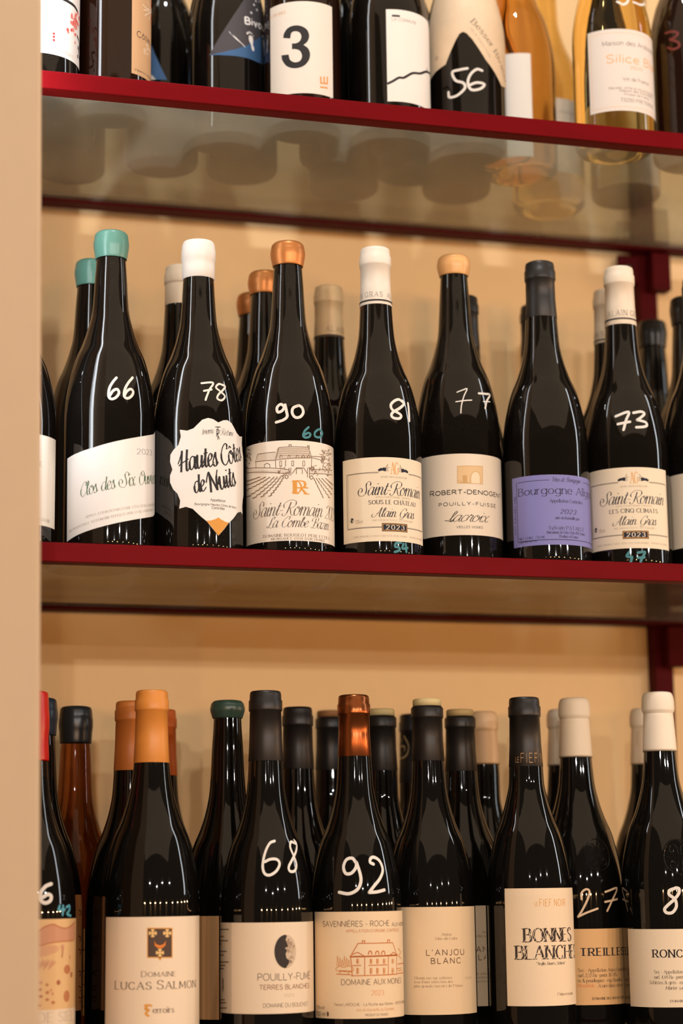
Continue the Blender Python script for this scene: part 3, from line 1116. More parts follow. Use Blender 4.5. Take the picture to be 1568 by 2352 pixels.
for i, (xt, xb_, yb_) in enumerate(((395, 280, 1035), (370, 215, 1040), (345, 150, 1050), (318, 100, 1040), (285, 80, 990), (250, 76, 950), (205, 76, 915))):
    pts = []
    for j in range(15):
        t = j/14
        amp = 2 + 6*t
        pts.append(C3(xt + (xb_ - xt)*t**1.2 + (amp if j % 2 else -amp), 872 + (yb_ - 872)*t))
    L.line(pts, .0006, BRN)
    L.line([(p[0] + 1.6, p[1] + .8) for p in pts], .0004, LB)
for i, (xt, xb_, yb_) in enumerate(((640, 720, 1050), (660, 770, 1050), (680, 788, 1020), (705, 792, 975), (735, 794, 940))):
    pts = []
    for j in range(13):
        t = j/12
        amp = 2 + 5*t
        pts.append(C3(xt + (xb_ - xt)*t, 885 + (yb_ - 885)*t + (amp if j % 2 else -amp)))
    L.line(pts, .0006, BRN)
    L.line([(p[0] + 1.5, p[1] + .9) for p in pts], .0004, LB)
for x, y in ((420, 875), (622, 880)):
    L.line([C3(x - 14, y), C3(x, y - 14), C3(x + 14, y), C3(x, y + 14)], .0007, BRN, smooth=True, closed=True)
L.text('R', 679, 703, 30, GOLD, 'serif', w=.2, y=1134.5)
L.text('D', 674, 692, 26, GOLD, 'serif', w=.16, y=1132)
L.line([C3(470, 965), C3(595, 965)], .0012, GOLD)
INK3 = ink((84, 70, 60))
L.text('Saint-Romain', 586, 738, 31, INK3, 'script', w=.075, y=1184, rest=' 2023', shear=.4)
L.text('La Combe Bazin', 614, 753, 23, INK3, 'script', w=.085, y=1211, shear=.4)
L.text('DOMAINE ROUGEOT PERE ET FILS', 605, 755, 6.2, BRN, 'serif', w=.18, y=1232)
L.text("MEURSAULT, COTE D'OR, FRANCE", 623, 745, 5.2, BRN, 'serif', w=.18, y=1239.5)
L.build()
mark(b, PW, .0026, [[(402, 298), (372, 280), (342, 308), (350, 345), (385, 332), (404, 300)], [(408, 284), (420, 340), (424, 382), (390, 410), (335, 428)],
                    [(512, 292), (474, 310), (466, 350), (490, 386), (530, 384), (556, 350), (548, 310), (525, 292), (512, 292)]], (540, 850), 3.564, label='white hand painted price 90')
mark(b, PT, .0021, [[(600, 468), (570, 497), (556, 535), (572, 553), (605, 546), (614, 524), (595, 515), (568, 530)], [(680, 485), (652, 510), (654, 543), (690, 550), (712, 520), (697, 490), (680, 485)]],
     (540, 850), 3.564, 'small_price_mark', 'small teal painted figure 60')


# the cream label shared by the two bottles with printed cream capsules
def vine_label(L, title, boxx):
    L.grid(boxx[0], boxx[1], boxx[2], boxx[3], paper((238, 224, 198)))
    L.smax = boxx[1] - .0006

    def F(x, y):
        return (1140 + x/3.664, 850 + y/3.664)
    for off in (0, 2.0):
        tt = L.P(1497.5, 1108 + off*.8)[1]
        tb = L.P(1413, 1230.7 - off*.8)[1]
        sl = L.P(1359 + off, 1180)[0]
        sr = L.P(1531.5 - off*.6, 1180)[0]
        sm0, sm1 = L.P(1419, 1108)[0], L.P(1490, 1108)[0]
        sb0, sb1 = L.P(1430, 1230)[0], L.P(1488.5, 1230)[0]
        for p in ([(sm0, tt), (sl, tt), (sl, tb), (sb0, tb)], [(sm1, tt), (sr, tt), (sr, tb), (sb1, tb)]):
            L.ribbon(p, .0004, GREY if off else NAVY)
    L.text('AG', 1447.5, 1464.5, 26.5, GOLD, 'serif', w=.07, y=1110, track=1.0)
    for cx_, sg in ((1428, 1), (1479, -1)):
        rr = random.Random(5)
        for i in range(26):
            a, r = rr.random(), rr.random()
            L.disc(cx_ + sg*(-8 + 15*a), 1104.5 - 7*a*(1 - a) - 6*r*(.35 + .6*a), .0009, .0009, NAVY, 1, 7)
        L.line([(cx_ + sg*4, 1098), (cx_ + sg*9, 1094), (cx_ + sg*11, 1089)], .0005, BRN, smooth=True)
        L.line([(cx_ + sg*6, 1104), (cx_ + sg*12, 1103), (cx_ + sg*10, 1097), (cx_ + sg*15, 1096)], .0004, BRN, smooth=True)
    L.text('GRAND VIN DE BOURGOGNE', 1424, 1486, 3.8, LGREY, 'serif', y=1118.6, w=.16)
    L.text('Saint-Romain', 1383, 1522, 27, NAVY, 'script', w=.088, y=1157, shear=.34)
    L.text("APPELLATION D'ORIGINE CONTRÔLÉE", 1414, 1497, 3.6, LGREY, 'serif', y=1163.3, w=.16)
    L.text(title, 1400, 1509, 9, NAVY, 'serif', w=.17, y=1177)
    L.text('Alain Gras', 1412, 1505, 19, NAVY, 'script', w=.10, y=1205.5, shear=.34)
    L.text('MIS EN BOUTEILLE AU DOMAINE', 1410, 1503, 4, LGREY, 'serif', y=1214.4, w=.16)
    a, c = L.P(1430, 1228)[0], L.P(1488.5, 1228)[0]
    t0, t1 = L.P(1459, 1236.5)[1], L.P(1459, 1219.5)[1]
    L.grid(a, c, t0, t1, NAVY, 1)
    e = .0006
    for g, cc in ((e, GOLD), (0, NAVY)):
        L.ribbon([(a + g, t0 + g), (c - g, t0 + g), (c - g, t1 - g), (a + g, t1 - g), (a + g, t0 + g)], .0005, cc, 2)
    L.text('2023', 1439.5, 1481, 9.5, ink((236, 224, 200)), 'serif', w=.19, y=1232.7, lvl=3, track=4)
    c = L.P(1368.4, 1218.4)
    L.ribbon([(c[0] + .0022*math.cos(i*PI/10), c[1] + .0022*math.sin(i*PI/10)) for i in range(21)], .0003, NAVY)
    L.ribbon(crom([(c[0] - .0006, c[1] + .0018), (c[0] + .0009, c[1] + .0008), (c[0] - .0007, c[1] - .0002), (c[0] + .0005, c[1] - .0017)], n=4), .0012, NAVY)
    L.text('13%vol', 1375.5, 1389, 8, LGREY, 'sans', y=1223.5, w=.09)
    L.text('SAINT-ROMAIN-LE-HAUT 21190 CÔTE-D\'OR, FRANCE', 1372, 1490, 3.8, LGREY, 'serif', y=1250, w=.16, rest=' - PRODUIT DE FRANCE')


def printed_capsule(b, xl, xr, yt, txt, yb, Hx, rest, yline):
    """small serif name and black line around a cream capsule"""
    cs = capsurf(b)
    L = Lab(cs, eps=0.00015)
    m = ink((60, 54, 48))
    z1 = L.P((xl + xr)/2, yline)[1]
    n = 60
    for i in range(n):
        a, c = -PI*b.R + 2*PI*b.R*i/n, -PI*b.R + 2*PI*b.R*(i + 1)/n
        L.mb.face([cs.pt((a, z1 - .0008), .0002), cs.pt((c, z1 - .0008), .0002), cs.pt((c, z1 + .0008), .0002), cs.pt((a, z1 + .0008), .0002)], DK)
    if txt:
        L.text(txt, xl, xr, Hx, m, 'serif', y=yb, rest=rest, track=5)
    o = L.mb.build('printed_band', b.cap)
    o['label'] = 'black printed line and small lettering'


b = m7 = Bottle(0.793, 0.047, Z(SMID), 0.307, 'front bottle with cream printed capsule, white price 73 and cream label', dz=-.002, group=MID, cap=('foil', (240, 226, 204), .0605))
Lq = Lab(b)
sc0 = Lq.P(1456, 1150)[0]
T1, T0 = Lq.P(1456, 1073)[1], Lq.P(1456, 1259)[1]
L = Lab(b)
vine_label(L, 'LES CINQ CLIMATS', (sc0 - .049, sc0 + .040, T0, T1))
L.build()
printed_capsule(b, 1396, 1453, 735, 'ALAIN G', 724, 12, 'RAS', 731)
mark(b, PW, .0026, [[(1002, 390), (1110, 353), (1090, 420), (1068, 503)], [(1020, 455), (1122, 435)], [(1150, 360), (1215, 350), (1243, 368), (1205, 405), (1180, 420)], [(1180, 420), (1250, 438), (1264, 465), (1235, 478), (1175, 482)]],
     (1140, 850), 3.664, label='white hand painted price 73')
mark(b, PT, .0024, [[(1118, 1530), (1096, 1566), (1140, 1574)], [(1138, 1580), (1130, 1612)], [(1190, 1536), (1246, 1532), (1225, 1580), (1212, 1612)], [(1188, 1580), (1244, 1576)]], (1140, 850), 3.664, 'small_price_mark', 'small teal painted figure at the foot')

b = m4 = Bottle(0.540, 0.046, Z(SMID), 0.307, 'front bottle with pale printed capsule, white price 81 and cream label', dz=-.001, group=MID, cap=('foil', (244, 236, 222), .058))
Lq = Lab(b)
s4 = Lq.P(905.5, 1140)[0]
T4 = Lq.P(875, 1050)[1]
L = Lab(b, src=m7, ds=s4 - sc0, dt=T4 - T1)
sl4 = Lq.P(788.5, 1150)[0]
vine_label(L, 'SOUS LE CHÂTEAU', (sl4, s4 + .040, T0 + T4 - T1, T4))
L.build()
printed_capsule(b, 829, 878, 700, 'N GRAS', 681, 11, '  ALAIN', 689)
mark(b, PW, .0026, [[(612, 275), (580, 252), (540, 266), (512, 300), (525, 340), (570, 365), (600, 390), (585, 415), (540, 412), (517, 390), (532, 360), (590, 325), (624, 290), (610, 262)], [(658, 285), (666, 360), (669, 436)]],
     (760, 850), 3.733, label='white hand painted price 81')
mark(b, PT, .0022, [[(600, 1480), (556, 1486), (550, 1515), (580, 1520), (585, 1545), (545, 1560)], [(620, 1490), (612, 1530), (655, 1525)], [(640, 1490), (644, 1560)]], (760, 850), 3.733, 'small_price_mark', 'small teal painted figure 54')

# 77
b = m5 = Bottle(0.6265, 0.066, Z(SMID), 0.3125, 'front bottle with pale orange wax top, thin white price 77 and plain cream label', R=.0407, dz=.010, group=MID, cap=('wax', (244, 188, 124), .0205, ))
L = sheet(b, 960, 1153, 1042, 1229, paper((234, 222, 202)), 1060, s0=-.058, s1=.060)
GD = ink((228, 196, 148))
L.poly([(1050, 1071), (1107.5, 1071.5), (1107.5, 1112), (1050, 1110)], GD)
GD2 = ink((206, 166, 110))
L.line([(1050, 1071), (1107.5, 1071.5), (1107.5, 1112), (1050, 1110)], .0005, GD2, 2, closed=True)
L.poly([(1081, 1110), (1081, 1094), (1086, 1085), (1092, 1083), (1098, 1086), (1102, 1095), (1102, 1111)], ink((238, 222, 190)), 2)
L.line([(1081, 1110), (1081, 1094), (1086, 1085), (1092, 1083), (1098, 1086), (1102, 1095), (1102, 1111)], .0005, GD2, 3, smooth=True)
L.poly([(1062, 1092), (1072, 1092), (1072, 1108), (1062, 1107)], GD2, 2)
L.line([(1050, 1103), (1060, 1108), (1080, 1110)], .0005, GD2, 2)
BK5 = ink((34, 28, 26))
L.text('ROBERT-DENOGENT', 988, 1148, 9.4, BK5, 'sans', w=.19, y=1134.5, sc=1.25)
L.text('POUILLY-FUISSÉ', 1008, 1137, 7.5, BK5, 'sans', w=.17, y=1160.5, track=5)
L.text('lacroix', 1030, 1118, 22, BK5, 'script', w=.085, y=1198, shear=.45, thin=.5)
L.line([(1021, 1196), (1036, 1197), (1042, 1192)], .0006, BK5, smooth=True)
L.text('VIEILLES VIGNES', 1048, 1108, 5.2, BK5, 'sans', w=.13, y=1213)
L.build()
mark(b, PW, .0011, [[(1080, 190), (1130, 170), (1165, 162), (1140, 220), (1118, 300), (1112, 368)], [(1070, 272), (1140, 262), (1205, 258)], [(1305, 270), (1360, 272)]], (760, 850), 3.733, label='thin white hand painted price 77')
mark(b, PW, .0020, [[(1264, 200), (1320, 204), (1360, 212), (1335, 262), (1320, 328)]], (760, 850), 3.733, 'price_mark', 'second white painted seven')

# aligote
b = m6 = Bottle(0.709, 0.047, Z(SMID), 0.306, 'front bottle with black capsule and lilac blue label', dz=.002, group=MID, cap=('foil', (35, 33, 32), .057, ))
L = sheet(b, 1178, 1354, 1090, 1251, paper((130, 130, 194)), 1268, s1=.060)
VI = ink((36, 32, 62))
L.text('Vins de Bourgogne', 1267, 1332, 10, VI, 'script', y=1107, w=.09)
for x0, x1, yy in ((1188, 1260.6, 1104), (1338, 1352, 1110)):
    q0, q1 = L.P(x0, 1104), L.P(x1, 1104)
    tt = L.P(1262, 1102.5)[1]
    L.ribbon([(q0[0], tt), (q1[0] + (.01 if x1 > 1300 else 0), tt)], .0005, VI)
sl = L.P(1188, 1180)[0]
tb = L.P(1230, 1241)[1]
L.ribbon([(sl, L.P(1262, 1102.5)[1]), (sl, tb), (.058, tb)], .0006, VI)
L.text('Bourgogne Al', 1191, 1337, 17, VI, 'serif', w=.12, y=1134, rest='igoté', track=1.5)
L.text('Appellation Contrôlée', 1262, 1336, 7.5, VI, 'serif', w=.13, y=1154.5, track=1.4)
L.text('2023', 1286, 1321, 10, VI, 'serif', w=.15, y=1180.5, shear=.3)
L.text('mis en bouteille par', 1275, 1329, 6.2, VI, 'serif', w=.15, y=1193, shear=.3, track=1.5)
L.text('Sylvain PATAILLE', 1260, 1340, 8, VI, 'serif', w=.13, y=1216.5)
L.text("Marsannay la Côte, Côte d'Or, France", 1256, 1342, 6.5, VI, 'serif', w=.13, y=1226, track=1.3)
L.text('Produce of France', 1284.6, 1327.5, 6.5, VI, 'serif', w=.13, y=1235.6, track=1.4)
L.text('NET CONT. 750 ML', 1193.5, 1252, 5.6, VI, 'serif', w=.14, y=1238)
L.text('CONTAINS SULFITES', 1194, 1232.5, 3.6, VI, 'sans', w=.2, y=1245.7)
L.text('WHITE BURGUNDY WINE', (1186, 1229), (1184.5, 1140), 5, VI, 'serif', w=.13, hm=.0022)
L.build()

# right hand edge of the row
b = m8 = Bottle(0.878, 0.048, Z(SMID), 0.303, 'dark bottle cut by the right edge of the photo on the middle shelf', dz=.006, group=MID, cap=('foil', (26, 25, 25), .055))
L = sheet(b, 1538, 1640, 1085, 1256, paper((234, 220, 196)), 1590, s0=None, s1=.05)
L.build()

# ================================================================== middle shelf, behind
back_mid = [
    (0.281, 0.1315, 0.302, 'bottle with turquoise wax top behind the bottle priced 66', ('wax', (92, 144, 131), .026), .010, .0405),
    (0.3675, 0.1325, 0.303, 'bottle with cream capsule behind the bottle priced 78', ('foil', (236, 220, 196), .040), .004, .0405),
    (0.4525, 0.1335, 0.304, 'bottle with copper wax top just behind and left of the bottle priced 90', ('wax', (206, 134, 74), .0235, dict(metal=.55, rough=.38)), .008, .0405),
    (0.4605, 0.2185, 0.307, 'rearmost of the bottles with copper wax tops', ('wax', (206, 134, 74), .0235, dict(metal=.55, rough=.38)), .008, .0405),
    (0.6670, 0.1520, 0.299, 'black capped bottle peeping out right behind the bottle priced 77', ('foil', (34, 32, 32), .055), .004, .040),
    (0.7630, 0.2000, 0.310, 'black capped bottle peeping out behind the lilac labelled bottle', ('foil', (34, 32, 32), .055), .004, .040),
    (0.9120, 0.2280, 0.311, 'bottle with short black wax top standing in front of the red upright', ('wax', (26, 24, 24), .030), .004, .0395),
    (0.9080, 0.1370, 0.311, 'bottle with black wax top at the right edge, before the red upright', ('wax', (26, 24, 24), .030), .006, .0405),
]
for X, Y, h, lab, cap, dz, R in back_mid:
    Bottle(X, Y, Z(SMID), h, lab, R=R, dz=dz, glass=GL_CLEAN, group=MID, cap=cap)
b = Bottle(0.530, 0.176, Z(SMID), 0.307, 'bottle with tan printed capsule between the bottles priced 90 and 81', dz=-.002, R=.0405, glass=GL_CLEAN, group=MID, cap=('foil', (226, 196, 150), .055))
printed_capsule(b, 748, 783, 775, 'ALAI', 761, 12, 'N GRAS', 769.5)
b = Bottle(0.8165, 0.1295, Z(SMID), 0.310, 'bottle with pale printed capsule just left behind the bottle priced 73', dz=-.002, R=.0405, glass=GL_CLEAN, group=MID, cap=('foil', (240, 226, 204), .058))
printed_capsule(b, 1362, 1386, 790, 'RAS', 774, 12, '', 781.5)

# ================================================================== lower shelf
b = Bottle(0.219, 0.047, Z(SLOW), 0.307, 'bottle with red capsule and landscape painting label beside the left wall', R=.0412, group=LOW, cap=('wax', (196, 30, 26), .060, ))
L = sheet(b, 40, 176, 2111, 2420, paper((226, 186, 132)), 120, s0=-.04)


def C0(x, y):
    return (60 + x/3.733, 2000 + y/3.733)


HILL, BRD, TER = ink((206, 150, 116)), ink((168, 96, 60)), ink((190, 122, 78))
L.poly([C0(*p) for p in ((60, 520), (110, 515), (160, 480), (230, 460), (290, 485), (350, 490), (415, 435), (415, 590), (330, 610), (230, 615), (110, 640), (60, 645))], HILL)
L.line([C0(*p) for p in ((60, 520), (110, 515), (160, 480), (230, 460), (290, 485), (350, 490), (415, 435))], .0012, TER, 2, smooth=True)
L.line([C0(*p) for p in ((60, 650), (150, 635), (250, 612), (400, 598))], .0010, TER, 2, smooth=True)
L.poly([C0(*p) for p in ((60, 660), (250, 640), (270, 690), (130, 740), (60, 740))], ink((214, 164, 124)), 1, True)
for x, y, a, c in ((310, 655, 22, 24), (372, 740, 12, 18), (350, 845, 48, 40), (385, 890, 20, 26), (275, 958, 22, 22), (345, 1075, 44, 50), (125, 960, 16, 14), (178, 978, 14, 12), (120, 1020, 14, 12), (180, 1045, 18, 14), (225, 1055, 14, 14), (125, 1078, 16, 12), (180, 1105, 18, 12), (230, 1130, 20, 14), (115, 1155, 14, 12), (210, 1025, 14, 12), (405, 590, 8, 22)):
    L.disc(*C0(x, y), a*.0001, c*.0001, (BRD, TER, HILL)[(x + y) % 3], 2, 8)
L.line([C0(312, 670), C0(305, 745)], .0012, BRD, 2)
for i in range(12):
    L.line([C0(100 + i*14, 760 + (i % 3)*10), C0(112 + i*10, 850 - (i % 4)*12)], .0009, HILL, 2)
q = [L.P(*C0(60, 1195)), L.P(*C0(415, 1185))]
L.grid(-.039, L.box[1] - .0005, L.box[2] + .001, L.P(*C0(250, 1190))[1], paper((232, 214, 188)), 2)
L.text('DE SIEL', 86, 166, 22, LGREY, 'serif', w=.09, y=2347, lvl=3)
L.build()
mark(b, PW, .0030, [[(215, 112), (165, 135), (126, 190), (126, 250), (160, 276), (205, 258), (214, 218), (185, 202), (146, 226)]], (60, 2000), 3.733, label='white hand painted figure 6')
mark(b, (80, 160, 180), .0022, [[(287, 300), (280, 335), (330, 332)], [(316, 300), (312, 378)], [(345, 312), (370, 300), (370, 335), (350, 370), (380, 386)]], (60, 2000), 3.733, 'small_price_mark', 'small blue painted figure 42')

b = Bottle(0.238, 0.1315, Z(SLOW), 0.309, 'bottle with navy wax top right behind the red capped bottle', R=.0405, glass=GL_CLEAN, group=LOW, cap=('wax', (44, 54, 66), .034))
L = sheet(b, 120, 191, 2055, 2320, paper((196, 128, 70)), 184, s1=.052)
for y in (2090, 2150, 2180, 2230, 2265, 2290):
    L.line([(180, y), (186, y + 5), (182, y + 12)], .0014, ink((110, 54, 24)), smooth=True)
L.build()
b = Bottle(0.2815, 0.202, Z(SLOW), 0.308, 'tawny see-through bottle with dark wax top between left wall and orange capsules', R=.0405, glass=GL_ROSE, group=LOW, cap=('wax', (34, 40, 44), .035))
L = sheet(b, 150, 201, 2133, 2333, paper((206, 150, 84)), 196, s1=.0125)
for y in (2182, 2230, 2262, 2290, 2312):
    L.line([(189.5, y), (196, y)], .0012, ink((120, 66, 30)))
L.build()

b = l1 = Bottle(0.326, 0.047, Z(SLOW), 0.309, 'front bottle with tall orange capsule and white label bearing a brown crest', R=.0425, dz=.006, group=LOW, cap=('foil', (218, 142, 62), .064, ), glass=GL_CLEAN)
L = sheet(b, 237, 460, 2106, 2420, paper((236, 218, 192)), 349, s0=-.055, s1=.052)


def C1(x, y):
    return (60 + x/3.733, 2000 + y/3.733)


CREST = ink((78, 58, 46))
L.poly([C1(*p) for p in ((1036, 488), (1254, 488), (1254, 748), (1165, 748), (1146, 772), (1128, 748), (1036, 748))], GOLD, 1)
L.poly([C1(*p) for p in ((1044, 497), (1246, 497), (1246, 738), (1160, 738), (1146, 752), (1132, 738), (1044, 738))], CREST, 2)
for x, y in ((1085, 535), (1208, 535), (1146, 703)):
    for dx, dy in ((1, 0), (-1, 0), (0, 1), (0, -1)):
        L.poly([C1(x, y), C1(x + dx*30 + dy*18, y + dy*30 + dx*18), C1(x + dx*36, y + dy*36), C1(x + dx*30 - dy*18, y + dy*30 - dx*18)], ink((236, 196, 128)), 3)
    L.disc(*C1(x, y), .0012, .0012, ink((236, 196, 128)), 3)
L.poly([C1(*p) for p in ((1098, 600), (1112, 628), (1146, 640), (1180, 628), (1196, 600), (1192, 640), (1170, 660), (1146, 666), (1122, 660), (1102, 640))], ink((226, 130, 40)), 3)
BR1 = ink((74, 50, 38))
L.text('DOMAINE', 325, 403, 10.5, BR1, 'serif', w=.155, y=2243, sc=1.2)
L.text('LUCAS SALMON', 265, 448, 16.5, BR1, 'serif', w=.155, y=2272, sc=1.22)
L.text('erroirs', 351, 399, 13, BR1, 'serif', w=.15, y=2326, track=1.4)
L.line([C1(1010, 1160), C1(1040, 1152), C1(1080, 1158)], .0018, GOLD, smooth=True)
L.line([C1(1040, 1160), C1(1022, 1185), C1(1050, 1195), C1(1025, 1225), C1(1055, 1248)], .0020, GOLD, smooth=True)
L.build()
Bottle(0.3225, 0.132, Z(SLOW), 0.307, 'left rear bottle with orange capsule, half hidden by the crest labelled bottle', R=.0405, glass=GL_CLEAN, group=LOW, cap=('foil', (214, 128, 58), .064))
Bottle(0.3670, 0.2160, Z(SLOW), 0.307, 'rearmost bottle with deep orange capsule right behind the crest labelled bottle', R=.0405, glass=GL_CLEAN, group=LOW, cap=('foil', (196, 96, 36), .064, ))

b = Bottle(0.414, 0.1315, Z(SLOW), 0.309, 'bottle with short dark green wax cap left behind the bottle priced 68', R=.0412, glass=GL_CLEAN, group=LOW, cap=('wax', (58, 84, 74), .017))
L = sheet(b, 440, 503, 2104, 2342, paper((198, 148, 96)), 480, s0=-.052, s1=None)
L.build()

b = l3 = Bottle(0.430, 0.047, Z(SLOW), 0.310, 'front bottle with black capsule, white price 68 and moon label', dz=-.002, group=LOW, cap=('foil', (28, 25, 24), .063, ), glass=GL_CLEAN)
L = sheet(b, 501, 718, 2119, 2329, paper((234, 216, 190)), 610, s1=.058)
L.grid(L.box[0], L.P(532, 2200)[0], L.box[2], L.box[3], paper((206, 190, 168)), 1)


def C4(x, y):
    return (460 + x/3.267, 2000 + y/3.267)


for y, w_ in ((440, 75), (493, 40), (525, 70), (550, 20), (605, 60), (632, 40), (685, 75), (710, 50), (735, 40), (968, 45), (990, 55), (1030, 60)):
    L.line([C4(138, y), C4(140 + w_, y)], .0011, ink((110, 92, 76)), 2)
c = C4(172, 855)
L.disc(*c, .0016, .0062, ink((60, 50, 44)), 2)
for k_ in range(5):
    L.disc(c[0] + (-1.6, 1.6, 0, -1.4, 1.4)[k_], c[1] - 11 + k_*5.5, .0005, .0010, paper((206, 190, 168)), 3, 8)
mc = L.P(*C4(640, 605))
rx_, ry_ = .0103, .0142
ell = [(mc[0] + rx_*math.cos(2*PI*i/40), mc[1] + ry_*math.sin(2*PI*i/40)) for i in range(40)]
L.fill(ell, ink((206, 186, 160)), 1, .001)
rr = random.Random(11)
for i in range(90):
    a, r = rr.random()*2*PI, rr.random()**.5*.9
    x, y = r*math.cos(a), r*math.sin(a)
    if x > 0.1:
        gry = rr.choice(((188, 166, 140), (168, 146, 122), (150, 128, 106), (214, 196, 170)))
        rad = rr.uniform(.0006, .0017)
        if (x + .17)**2 + y*y < 1:
            L.fill([(mc[0] + x*rx_ + rad*math.cos(k*PI/4), mc[1] + y*ry_ + rad*math.sin(k*PI/4)) for k in range(8)], ink(gry), 2 + .1*(i % 5), .002)
dark = [(mc[0] + rx_*math.cos(PI/2 + PI*i/16), mc[1] + ry_*math.sin(PI/2 + PI*i/16)) for i in range(17)]
dark += [(mc[0] + rx_*a, mc[1] + ry_*c_) for a, c_ in ((.05, -.93), (.25, -.75), (.32, -.55), (.05, -.4), (-.02, -.15), (.1, .05), (-.08, .2), (.2, .3), (.1, .5), (-.02, .7), (.1, .9))]
L.fill(dark, ink((44, 36, 32)), 3, .001)
TX = ink((92, 74, 60))
L.text('POUILLY-FUMÉ', 592, 711, 15.5, TX, 'sans', w=.10, y=2251)
L.text('TERRES BLANCHES', 596, 709, 10.5, ink((140, 92, 58)), 'sans', w=.14, y=2272)
L.text('2023', 652, 674, 7, LGREY, 'serif', y=2289)
L.text('DOMAINE DU BOUCHOT', 604.5, 706, 9, TX, 'sans', w=.10, y=2313)
L.build()
mark(b, PW, .0024, [[(535, 1165), (498, 1183), (466, 1250), (449, 1340), (462, 1398), (500, 1411), (548, 1380), (570, 1330), (550, 1298), (503, 1297), (465, 1315)],
                    [(685, 1185), (652, 1172), (646, 1210), (670, 1270), (690, 1330), (680, 1378), (647, 1384), (636, 1350), (665, 1290), (690, 1230), (690, 1182), (674, 1160)]], (460, 1560), 3.136, label='white hand painted price 68')
Bottle(0.4925, 0.1710, Z(SLOW), 0.307, 'wide shouldered bottle with plain black capsule behind the gap between 68 and 92', R=.0405, glass=GL_CLEAN, group=LOW, cap=('foil', (30, 27, 27), .060, ))

b = l4 = Bottle(0.513, 0.047, Z(SLOW), 0.3075, 'front bottle with shiny bronze neck foil, white price 92 and orange manor drawing', dz=.002, group=LOW, cap=('foil', (120, 62, 30), .056), glass=GL_CLEAN)
b.cap.data.materials[0] = noisy('bronze_foil', (150, 84, 44), 0.25, 0.08, 60, 0.0, 0.85, (4, 4, .3))
L = sheet(b, 724, 922, 2094, 2340, paper((236, 212, 176)), 821, s1=.060)
OR = ink((196, 112, 50))
LO = ink((214, 156, 100))


def C5(x, y):
    return (460 + x/3.267, 2000 + y/3.267)


for st in ([(1128, 640), (1182, 545), (1440, 540), (1470, 630)], [(1120, 645), (1478, 632)], [(1128, 645), (1140, 790)], [(1470, 635), (1470, 770)], [(1130, 788), (1478, 775)], [(1232, 642), (1232, 785)], [(1408, 640), (1408, 780)],
           [(1140, 712), (1205, 710)], [(1260, 710), (1400, 706)], [(1130, 632), (1180, 612), (1228, 640)], [(1420, 634), (1445, 612), (1472, 630)], [(1215, 545), (1215, 525), (1232, 525), (1232, 545)], [(1402, 540), (1402, 520), (1418, 520), (1418, 540)],
           [(1020, 775), (1130, 780)], [(1478, 700), (1520, 690)], [(1478, 770), (1520, 765)]):
    L.line([C5(*p) for p in st], .0008, OR)
L.line([C5(1120, 645), C5(1478, 632)], .0014, OR)
for xq in (1272, 1325, 1370):
    L.line([C5(xq - 12, 630), C5(xq - 10, 612), C5(xq, 602), C5(xq + 12, 612), C5(xq + 12, 630)], .0010, OR, smooth=True)
for xq in (1180, 1280, 1328, 1378, 1442):
    for y0, y1 in ((660, 698), (728, 775)):
        for dx in (-5, 5):
            L.line([C5(xq + dx, y0), C5(xq + dx, y1)], .0010, OR if dx < 0 else LO)
        L.line([C5(xq - 9, (y0 + y1)/2), C5(xq + 9, (y0 + y1)/2)], .0006, OR)
for i in range(6):
    x = 1030 + i*17
    L.line([C5(x - 6, 715), C5(x, 640 + (i % 3)*14), C5(x + 7, 715)], .0006, LO, smooth=True)
L.line([C5(1020, 730), C5(1050, 715), (788, 2222), C5(1120, 715), C5(1145, 730), C5(1140, 752), C5(1060, 755), C5(1022, 748)], .0008, LO, smooth=True, closed=True)
L.line([C5(1040, 752), C5(1135, 756)], .0014, OR)
for st in ([(1050, 758), (1045, 778)], [(1110, 758), (1112, 778)], [(1470, 735), (1505, 728)], [(1480, 750), (1508, 745)], [(1480, 580), (1500, 610), (1485, 640), (1505, 660)]):
    L.line([C5(*p) for p in st], .0010, LO)
TX4 = ink((96, 70, 50))
L.text('SAVENNIÈRES - ROCHE', 742, 893, 12.5, TX4, 'sans', w=.10, y=2128)
L.text('AUX MO', 899, 921, 8.5, TX4, 'sans', w=.11, y=2127, rest='INES')
L.text("APPELLATION D'ORIGINE CONTRÔLÉE", 794, 915, 6.5, OR, 'sans', w=.11, y=2141)
L.text('DOMAINE AUX MOINES', 784, 920, 12.5, TX4, 'sans', w=.10, y=2261.5)
L.text('2023', 853, 881, 12, ink((222, 130, 70)), 'serif', w=.1, y=2286)
L.text('Tessa LAROCHE - La Roche aux Moines - 49170', 767, 917, 6.3, TX4, 'sans', w=.10, y=2310, rest=' SAVENNIERES')
L.text('mis en bouteille au Domaine', 819, 904, 6.5, LO, 'sans', w=.11, y=2322)
L.text('PRODUIT DE FRANCE', 839, 891, 5.2, TX4, 'sans', w=.11, y=2333.5)
L.text('13%vol', 727, 745, 7, TX4, 'sans', y=2317)
L.text('750 ml', 727, 747, 9, TX4, 'sans', y=2333)
L.disc(753, 2329, .0012, .0022, TX4)
L.build()
mark(b, PW, .0028, [[(1122, 1325), (1095, 1290), (1052, 1300), (1031, 1350), (1046, 1398), (1085, 1398), (1118, 1360), (1124, 1318)], [(1124, 1318), (1150, 1400), (1155, 1460), (1130, 1515), (1070, 1545), (1000, 1535)],
                    [(1246, 1332), (1222, 1318), (1226, 1290), (1252, 1283), (1290, 1310), (1312, 1370), (1295, 1430), (1250, 1490), (1215, 1536)], [(1215, 1536), (1270, 1532), (1324, 1518)]], (460, 1560), 3.136, label='white hand painted price 92')
